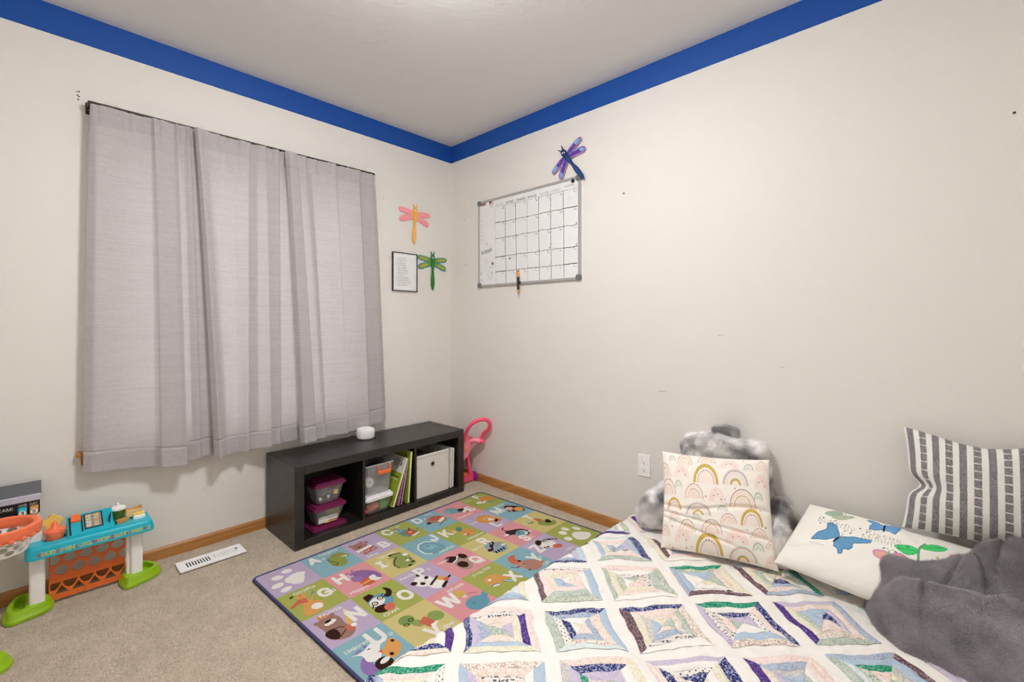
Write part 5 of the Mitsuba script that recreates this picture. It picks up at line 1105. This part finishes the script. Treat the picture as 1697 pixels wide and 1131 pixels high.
raw('back', sb.reshape(-1, 3), oriented(sb, nb), nb.reshape(-1, 3), 'mat_pillow_back', t)
obj('care_label', prism(sg.box(0, 0, .012, .02), .0008, frame(RB[1] + np.array([.006, .006, .05]), [.2, -1, -.1], [0, .1, 1])), 'mat_white_plastic', t, smooth=False)

# white pillow with butterflies, on its back against the wall
WO = np.array([-.265, -2.238, .225]); WR = np.array([-.02999, -.99955, 0]); WU = np.array([.78435, -.02353, .61988]); WN = np.array([-.6196, .0186, .7847])
wc = [np.array(c) for c in ((-.006, -.006), (.52, -.045), (.062, .275), (.58, .25))]
def w_corner(u, v):
    u, v = u[..., None], v[..., None]
    q = (wc[0] * (1 - u) + wc[1] * u) * (1 - v) + (wc[2] * (1 - u) + wc[3] * u) * v
    return WO + q[..., :1] * WR + q[..., 1:] * WU
SHP = dict(g1=[(.124, .23), (.137, .245), (.174, .254), (.176, .236), (.149, .221)], g2=[(.148, .216), (.17, .234), (.212, .239), (.198, .224), (.159, .211)],
 b1=[(.101, .107), (.118, .139), (.143, .158), (.141, .181), (.152, .189), (.168, .179), (.18, .151), (.182, .136), (.164, .127), (.142, .114), (.126, .112)],
 b2=[(.171, .125), (.185, .138), (.225, .151), (.271, .153), (.269, .144), (.246, .135), (.222, .127), (.222, .11), (.213, .098), (.197, .098), (.196, .079), (.187, .075), (.183, .091), (.171, .099)],
 c1=[(.251, .241), (.259, .249), (.278, .244), (.297, .235), (.298, .215), (.276, .203), (.262, .204), (.261, .217), (.27, .23)], c2=[(.301, .234), (.318, .247), (.341, .251), (.339, .233), (.329, .208), (.314, .215), (.301, .214)],
 l1=[(.333, .158), (.352, .17), (.377, .176), (.392, .166), (.383, .15), (.362, .139), (.345, .147)], l2=[(.398, .18), (.408, .196), (.435, .209), (.458, .206), (.438, .186), (.42, .181)],
 p1=[(.28, .119), (.297, .128), (.318, .124), (.319, .114), (.288, .101)], p2=[(.325, .118), (.34, .133), (.357, .133), (.368, .128), (.333, .117)])
B_ = lambda k: blob(*SHP[k], n=60) if k in ('g1', 'g2', 'l1', 'l2', 'p1', 'p2') else sg.Polygon(SHP[k]).buffer(.003).buffer(-.003)
def inside(p, U, V): return shapely.contains_xy(p, U, V)
def butterfly_print(U, V):
    C = np.tile(lin('#efece4'), U.shape + (1,))
    def paint(p, c, mask=None):
        m = inside(p, U, V); C[m if mask is None else m & mask] = lin(c)
    OUTL = '#3c5a80'
    for k, c in (('b1', '#5f9ac6'), ('b2', '#5f9ac6'), ('c1', '#6fa2d2'), ('c2', '#6fa2d2')):
        p = B_(k); paint(p.buffer(.0018), OUTL); paint(p, c)
        if k[0] == 'b':
            cx, cy = U / .0125, V / .0125; off = (np.floor(cy) % 2) * .5
            d = np.hypot((cx + off) % 1 - .5, cy % 1 - .5); paint(p.buffer(-.002), '#a3a08c', d < .2)
    paint(ln(.005, (.168, .115), (.182, .136)), '#2a2a3a'); paint(ln(.005, (.299, .208), (.300, .238)), '#20202a')
    paint(ln(.0015, (.182, .136), (.192, .148), (.188, .156)), '#7a6a6a'); paint(ln(.0015, (.182, .136), (.200, .140)), '#9a8a7a'); paint(ln(.0015, (.3, .238), (.294, .252)), '#4a4a52'); paint(ln(.0015, (.3, .238), (.306, .250)), '#4a4a52')
    for k, c, c2 in (('g1', '#8fc48a', '#b09cb8'), ('g2', '#9cc8a4', '#d2a8a4')):
        p = B_(k); paint(p.buffer(.001), '#6f8f78'); paint(p, c); paint(p, c2, ((U * 90 + V * 60) % 1) < .4)
    paint(ell(.184, .249, .003, .0025), '#26262c'); paint(ell(.204, .242, .002, .002), '#26262c')
    for k in ('l1', 'l2'):
        p = B_(k); paint(p.buffer(.0015), '#2f8f4a'); paint(p, '#52d07a')
    paint(ln(.0025, (.34, .153), (.385, .163)), '#2f9f52'); paint(ln(.0022, (.41, .188), (.45, .205)), '#2f9f52')
    paint(ln(.006, (.394, .10), (.392, .162), (.395, .183), (.406, .201)), '#6aa66e')
    for k in ('p1', 'p2'):
        p = B_(k); paint(p.buffer(.0012), '#a85f9a'); paint(p, '#d493bb'); paint(p.buffer(-.004), '#e0a898')
    paint(ell(.320, .121, .004, .010), '#6fbf7a'); paint(ln(.0012, (.32, .131), (.316, .14), (.307, .139)), '#6a8a6a'); paint(ln(.0012, (.32, .131), (.328, .141), (.336, .137)), '#6a8a6a'); paint(ell(.306, .138, .003, .0025), '#1f1f24'); paint(ell(.337, .136, .003, .0025), '#1f1f24')
    paint(mv(star(.007, .003), .438, .162), '#8a7a3a'); paint(mv(star(.005, .0022), .438, .162), '#e6c85a')
    paint(ell(.475, .185, .012, .006, 10), '#e79a98')
    def word(s, x0, y0, x1, y1, h, c='#3a3a40'):
        g = text_w(s, math.hypot(x1 - x0, y1 - y0), h); g = g.buffer(-.0009) if h > .01 else g; paint(mv(g, x0, y0, math.degrees(math.atan2(y1 - y0, x1 - x0))), c)
    word('Butterfly', .106, .186, .218, .168, .026); word('Kisses', .250, .176, .345, .172, .022); word('Mommy', .242, .152, .350, .152, .022)
    for x, y in [(.124, .205), (.118, .178), (.163, .202), (.195, .166), (.212, .162), (.236, .192), (.262, .20), (.365, .168), (.285, .17)]: paint(ell(x, y, .0035, .0018, 20), '#2c2c30')
    word('butterfly prints', .096, .090, .140, .090, .005, '#8a8680')
    return C
t = thing('bed_pillow', 'white bed pillow with blue butterflies and a green leaf, below the striped pillow', 'pillow')
u, v, ua, vb, mid, th = pillow_grid(w_corner, .066, 420, .015, .42, m=260)
wr = .010 * (meshkit.fbm(np.stack([u * 6, v * 5, 0 * u], -1), 3, 14) - .5) - .006 * np.exp(-((v - .22 - .5 * u) / .03) ** 2) * np.clip((.3 - u) * 5, 0, 1)
Vf = mid + WN * (th * .9 + wr * np.clip(th / .03, 0, 1))[..., None]
Vb = mid - WN * (th * .62)[..., None]
Vb[..., 2] = np.maximum(Vb[..., 2], .172); Vf[..., 0] = np.minimum(Vf[..., 0], -.004); Vb[..., 0] = np.minimum(Vb[..., 0], -.003)
nf = face_normals_grid(Vf, WN)
d = mid - WO; U_, V__ = d @ WR, d @ WU
U_ = U_ - (U_ @ np.zeros(U_.shape[1]))[:, None] * 0
raw('front', Vf.reshape(-1, 3), oriented(Vf, nf), nf.reshape(-1, 3), 'mat_pillow_print', t, color=butterfly_print(U_, V__).reshape(-1, 3))
sb = Vb[::4, ::4]; nb = face_normals_grid(sb, -WN)
M('pillow_white', '#efece4', .9)
raw('back', sb.reshape(-1, 3), oriented(sb, nb), nb.reshape(-1, 3), 'mat_pillow_white', t)

# striped pillow
SC = [np.array(c) for c in ((-.112, -2.588, .412), (-.112, -2.965, .400), (-.050, -2.588, .752), (-.045, -2.965, .765))]
def s_corner(u, v):
    u, v = u[..., None], v[..., None]
    return (SC[0] * (1 - u) + SC[1] * u) * (1 - v) + (SC[2] * (1 - u) + SC[3] * u) * v
sn = np.array([-.96, 0, .28]); sn /= np.linalg.norm(sn)
def stripes(p, n, uv):
    x = uv.x; k = x / .0335; i = dr.floor(k); f = k - i
    band = 1 - S(.255, .285, dr.abs(f - .5))
    dash = (i - 2 * dr.floor(i / 2)) > .5
    yv = uv.y / .030; g = yv - dr.floor(yv)
    gap = dr.select(dash & (g < .13), 1.0, 0.0)
    wv = N(uv.x * 900, uv.y * 1400, 2)
    tick = dr.select(dash & (g < .13) & (dr.abs(f - .5) < .2) & (N(uv.x * 700, i, 3) > .55), 1.0, 0.0)
    m = band * (1 - gap) + tick * .5
    dark = mikit.mix((.085, .078, .084), (.42, .40, .41), S(.25, .85, wv))
    return mi.Color3f(.80, .775, .73) * (.93 + .07 * N(uv.x * 200, uv.y * 1600, 7)) * (1 - m) + dark * m
MB('stripes', lambda p, n, uv: N(uv.x * 1100, uv.y * 1100, 1), .0006, {'type': 'diffuse', 'reflectance': mikit.proc(stripes)})
t = thing('striped_pillow', 'cream pillow with grey woven stripes standing against the right wall behind the grey blanket', 'pillow')
u, v, ua, vb, mid, th = pillow_grid(s_corner, .070, 200, .085, .55)
dent = .030 * np.exp(-((v - .44) / .05) ** 2) * np.exp(-(u / .16) ** 2)
th2 = th * (1 - .25 * np.exp(-((v - .44) / .06) ** 2) * np.exp(-(u / .2) ** 2))
mid = mid.copy(); mid[..., 1] -= .028 * np.exp(-((v - .44) / .07) ** 2) * np.exp(-(u / .18) ** 2)
mid[..., 2] -= (.035 * np.exp(-((u - .55) / .35) ** 2) * v ** 3)
wr = .005 * (meshkit.fbm(np.stack([u * 6, v * 7, 0 * u], -1), 3, 24) - .5)
Vf = mid + sn * (th2 + wr * np.clip(th / .03, 0, 1))[..., None]
Vb = mid - sn * (th * .5)[..., None]; Vb[..., 0] = np.minimum(Vb[..., 0], -.003)
nf = face_normals_grid(Vf, sn)
uvs = np.c_[(u * .38).ravel(), (v * .36).ravel()]
raw('front', Vf.reshape(-1, 3), oriented(Vf, nf), nf.reshape(-1, 3), 'mat_stripes', t, uv=uvs)
nb = face_normals_grid(Vb, -sn)
raw('back', Vb.reshape(-1, 3), oriented(Vb, nb), nb.reshape(-1, 3), 'mat_stripes', t, uv=uvs)

# ------------------------------------------------------------------ fur: backrest and blanket
def fur(name, mesh, color_fn, parent, count, length, width, comb, seed, lift=.55, keep=None):
    """short hair blades on a mesh, one part of stuff"""
    r = np.random.default_rng(seed)
    A = mesh.area_faces; A = A * (keep(mesh) if keep is not None else 1.0)
    fi = np.searchsorted(np.cumsum(A) / A.sum(), r.random(count)).clip(0, len(A) - 1)
    w = r.random((count, 2)); w = np.where(w.sum(1, keepdims=True) > 1, 1 - w, w)
    tr = mesh.triangles[fi]; P = tr[:, 0] + w[:, :1] * (tr[:, 1] - tr[:, 0]) + w[:, 1:] * (tr[:, 2] - tr[:, 0])
    n = mesh.vertex_normals[mesh.faces[fi]]; n = n[:, 0] * (1 - w.sum(1, keepdims=True)) + n[:, 1] * w[:, :1] + n[:, 2] * w[:, 1:]; n /= np.linalg.norm(n, axis=1, keepdims=True)
    d = comb(P) + r.normal(0, .45, P.shape); d -= n * (d * n).sum(1, keepdims=True)
    dirn = n * lift + d * (1 - lift); dirn /= np.linalg.norm(dirn, axis=1, keepdims=True)
    side = np.cross(dirn, n + r.normal(0, .3, P.shape)); side /= np.linalg.norm(side, axis=1, keepdims=True) + 1e-9
    Ln = length * r.uniform(.6, 1.25, (count, 1)); W = width * r.uniform(.7, 1.3, (count, 1))
    base = P - n * .001
    V = np.stack([base - side * W / 2, base + side * W / 2, P + dirn * Ln], 1).reshape(-1, 3)
    F = np.arange(3 * count).reshape(-1, 3)
    C = color_fn(P) * r.uniform(.78, 1.2, (count, 1))
    nn = n * .8 + dirn * .35; nn /= np.linalg.norm(nn, axis=1, keepdims=True)
    raw(name, V, F, np.repeat(nn, 3, 0), 'mat_fur', parent, color=np.repeat(np.clip(C, 0, 1), 3, 0), kind='stuff')
scene['mat_fur'] = {'type': 'twosided', 'b': {'type': 'diffuse', 'reflectance': VC}}
def hull_man(pts_r):
    ms = [manifold3d.Manifold.sphere(r, 24).translate(list(map(float, p))) for p, r in pts_r]
    return manifold3d.Manifold.batch_hull(ms)
def fuzzy(parts, seed, amp, refine=.012):
    m = manifold3d.Manifold()
    for p in parts: m = m + hull_man(p)
    tm = from_man(m.refine_to_length(refine)); tm.merge_vertices()
    trimesh.smoothing.filter_taubin(tm, iterations=14)
    n = tm.vertex_normals
    d = amp * (meshkit.fbm(tm.vertices * 16, 3, seed) - .5) * 2 + amp * .6 * (meshkit.noise(tm.vertices * 55, seed + 5) - .5)
    tm.vertices = tm.vertices + n * d[:, None]
    return tm
def mottled(P):
    a = meshkit.fbm(np.asarray(P) * 9 + 3, 3, 31); b = meshkit.noise(np.asarray(P) * 26, 7)
    k = np.clip((a * .8 + b * .25 - .36) * 4.2, 0, 1)[..., None]
    return lin('#868389') * (1 - k) + lin('#f8f6f4') * k
br = thing('backrest_pillow', 'grey and white tie dye fur backrest pillow with two arms against the right wall', 'backrest pillow')
def clampwall(m): m.vertices[:, 0] = np.minimum(m.vertices[:, 0], -.004); return m
back = clampwall(fuzzy([[((-.060, -1.845, .225), .055), ((-.060, -2.13, .225), .055), ((-.054, -1.846, .552), .048), ((-.054, -2.112, .562), .048), ((-.058, -1.97, .582), .050), ((-.060, -1.97, .38), .06)]], 3, .010))
bl_col = mottled(back.vertices)
obj('back', back, 'mat_fur', br, smooth=True, color=bl_col)
armL = clampwall(fuzzy([[((-.060, -1.715, .235), .060), ((-.20, -1.700, .225), .058), ((-.19, -1.715, .275), .055), ((-.060, -1.74, .30), .06), ((-.12, -1.80, .25), .07)]], 5, .010))
armR = clampwall(fuzzy([[((-.060, -2.20, .34), .055), ((-.15, -2.215, .28), .055), ((-.075, -2.245, .24), .055), ((-.18, -2.195, .225), .056), ((-.15, -2.255, .225), .052), ((-.06, -2.12, .26), .06)]], 6, .010))
obj('arm', armL, 'mat_fur', br, smooth=True, color=mottled(armL.vertices)); obj('arm', armR, 'mat_fur', br, smooth=True, color=mottled(armR.vertices))
hnd = clampwall(fuzzy([[((-.06, -1.950, .636), .014), ((-.06, -1.98, .642), .016)], [((-.06, -1.98, .642), .016), ((-.06, -2.03, .638), .014)]], 8, .005, .008))
obj('handle', hnd, 'mat_fur', br, smooth=True, color=mottled(hnd.vertices) * .97)
toward = lambda P: np.tile(np.array([-.3, .1, -.6]), (len(P), 1)) + 1.2 * (np.stack([meshkit.noise(P * 9, 1), meshkit.noise(P * 9, 2), meshkit.noise(P * 9, 3)], -1) - .5)
vis = lambda m: (m.face_normals @ np.array([-.85, -.3, .45]) > -.35).astype(float)
for m, cnt in ((back, 34000), (armL, 16000), (armR, 15000), (hnd, 2500)):
    fur('fur', m, mottled, br, cnt, .012, .0024, toward, cnt, .5, vis)

# grey fur blanket heap
BP = sg.Polygon(spline([(-.19, -2.512), (-.267, -2.507), (-.368, -2.551), (-.43, -2.611), (-.455, -2.687), (-.470, -2.745), (-.485, -2.80), (-.56, -2.90), (-.58, -2.955), (-.5, -2.968), (-.25, -2.968), (-.195, -2.955), (-.185, -2.85), (-.185, -2.70), (-.175, -2.58)], 160, True))
gx, gy = np.arange(-.64, -.15, .0042), np.arange(-2.972, -2.48, .0042)
X_, Y_ = np.meshgrid(gx, gy, indexing='ij')
dist = shapely.distance(shapely.points(X_.ravel(), Y_.ravel()), BP.exterior).reshape(X_.shape); ins = shapely.contains_xy(BP, X_, Y_)
dist = np.where(ins, dist, -dist)
from scipy.interpolate import RBFInterpolator
CP = [(-.25, -2.511, .285), (-.25, -2.530, .322), (-.25, -2.562, .338), (-.25, -2.589, .347), (-.25, -2.629, .343), (-.25, -2.655, .353), (-.25, -2.692, .377), (-.25, -2.716, .408), (-.25, -2.74, .436), (-.25, -2.79, .478), (-.25, -2.857, .488), (-.25, -2.97, .48),
      (-.285, -2.567, .292), (-.285, -2.62, .318), (-.285, -2.668, .318), (-.285, -2.726, .350), (-.285, -2.788, .376), (-.29, -2.854, .380), (-.30, -2.96, .38),
      (-.33, -2.52, .288), (-.34, -2.584, .333), (-.345, -2.635, .347), (-.35, -2.685, .350), (-.355, -2.738, .363), (-.36, -2.80, .371), (-.365, -2.848, .371), (-.37, -2.96, .36),
      (-.39, -2.58, .270), (-.40, -2.64, .295), (-.41, -2.70, .305), (-.425, -2.80, .315), (-.45, -2.93, .30), (-.20, -2.6, .345), (-.195, -2.75, .43), (-.19, -2.9, .48)]
CP = np.array(CP)
CP[:, 2] -= .006
top_ = RBFInterpolator(CP[:, :2], CP[:, 2], kernel='thin_plate_spline', smoothing=1e-5)(np.c_[X_.ravel(), Y_.ravel()]).reshape(X_.shape)
prof = np.sqrt(np.clip(1 - np.clip(1 - dist / .060, 0, 1) ** 2, 0, 1))
P_ = np.stack([X_, Y_, 0 * X_], -1)
wv_ = meshkit.noise(P_ * 7, 2)[..., None] * 1.6
rot = lambda a: np.stack([X_ * math.cos(a) + Y_ * math.sin(a), -X_ * math.sin(a) + Y_ * math.cos(a), 0 * X_], -1)
cre = np.abs(meshkit.noise(rot(.55) * np.array([13, 4.5, 1]) + wv_ * .8, 43) - .5) * 2
cre2 = np.abs(meshkit.noise(rot(-.9) * np.array([16, 7, 1]) + wv_ + 7, 47) - .5) * 2
back_ = np.clip((X_ + .36) / .06, .5, 1)
Hh = prof * (top_ - HB) + prof * back_ * (-.028 * np.exp(-(cre / .13) ** 2) - .010 * np.exp(-(cre2 / .14) ** 2)) + prof * (.028 * (meshkit.fbm(P_ * 8, 2, 41) - .45) + .005 * (meshkit.noise(P_ * 60, 9) - .5))
Zs = np.where(ins, HB + .004 + np.maximum(Hh, 0), HB)
V = np.stack([X_, Y_, Zs], -1)
q4 = grid_faces(*X_.shape); keepq = ins.reshape(-1)[q4].any(1)
bm = trimesh.Trimesh(V.reshape(-1, 3), tri(q4[keepq]), process=False); bm.remove_unreferenced_vertices()
if bm.face_normals[:, 2].mean() < 0: bm.invert()
def greyfur(P):
    k = meshkit.fbm(np.asarray(P) * 22, 3, 51)[..., None]
    return lin('#787276') * (1 - k) + lin('#aaa4a8') * k
bk_ = thing('fur_blanket', 'grey faux fur blanket heaped on the bed in front of the striped pillow', 'blanket')
obj('cloth', bm, 'mat_fur', bk_, smooth=True, color=greyfur(bm.vertices) * .8)
cmb = lambda P: np.stack([meshkit.noise(P * 7, 11) - .7, meshkit.noise(P * 7, 12) - .3, meshkit.noise(P * 7, 13) - .6], -1) * 2
fur('fur', bm, greyfur, bk_, 190000, .0075, .0015, cmb, 77, .38)
# ------------------------------------------------------------------ carpet pile in view
def pile():
    r = np.random.default_rng(5); n = 380000
    x, y = r.uniform(-2.40, -.013, n), r.uniform(-2.2, -.013, n)
    u, v, z = to_cam(np.stack([x, y, 0 * x], -1))
    keep = (u > -60) & (u < 1200) & (v < 1200) & ~shapely.contains_xy(rect.buffer(-.004), x, y) & ~shapely.contains_xy(sg.box(-1.292, -.392, -.21, -.02), x, y) & ~((y < YN + .03) & (x > XF - .05)) & ~shapely.contains_xy(sg.box(vx0 - .002, vy0 - .002, vx1 + .002, vy1 + .002), x, y)
    x, y = x[keep], y[keep]; m = len(x)
    a = r.uniform(0, 2 * PI, m); L = r.uniform(.0035, .0085, m); ln2 = r.uniform(.1, .9, m)
    side = np.stack([np.cos(a), np.sin(a), 0 * a], -1) * r.uniform(.0009, .0019, (m, 1))
    b = a + r.normal(PI / 2, .8, m); top = np.stack([np.cos(b) * ln2 * L, np.sin(b) * ln2 * L, L * np.sqrt(1 - (ln2 * .8) ** 2)], -1)
    P = np.stack([x, y, 0 * x - .001], -1)
    V = np.stack([P - side, P + side, P + top], 1).reshape(-1, 3)
    k = meshkit.fbm(P * 16, 3, 4)[:, None] * .7 + r.random((m, 1)) * .45
    C = (np.array([.44, .365, .285]) * (1 - k) + np.array([.78, .67, .545]) * k)
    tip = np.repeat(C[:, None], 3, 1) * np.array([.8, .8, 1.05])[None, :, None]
    nn = np.tile([0, 0, 1.0], (m, 1)) + .5 * top / L[:, None]; nn /= np.linalg.norm(nn, axis=1, keepdims=True)
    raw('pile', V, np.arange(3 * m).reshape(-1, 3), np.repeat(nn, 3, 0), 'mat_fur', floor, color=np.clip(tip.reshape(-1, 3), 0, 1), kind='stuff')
pile()
# ------------------------------------------------------------------ groups of alike things
for stem, g in dict(curtain='grey curtain panels on one rod', dragonfly_ornament='dragonfly wall ornaments', magnet='magnets on the whiteboard', storage_tub='tubs with magenta lids', book='books in the middle compartment', folded_bin='flattened white bins', paper_card='cards in the lower tub', coin='white tokens in the upper tub').items():
    for k in list(labels):
        if (k == stem or (k.startswith(stem + '_') and k[len(stem) + 1:].isdigit())) and 'category' in labels[k]: labels[k]['group'] = g
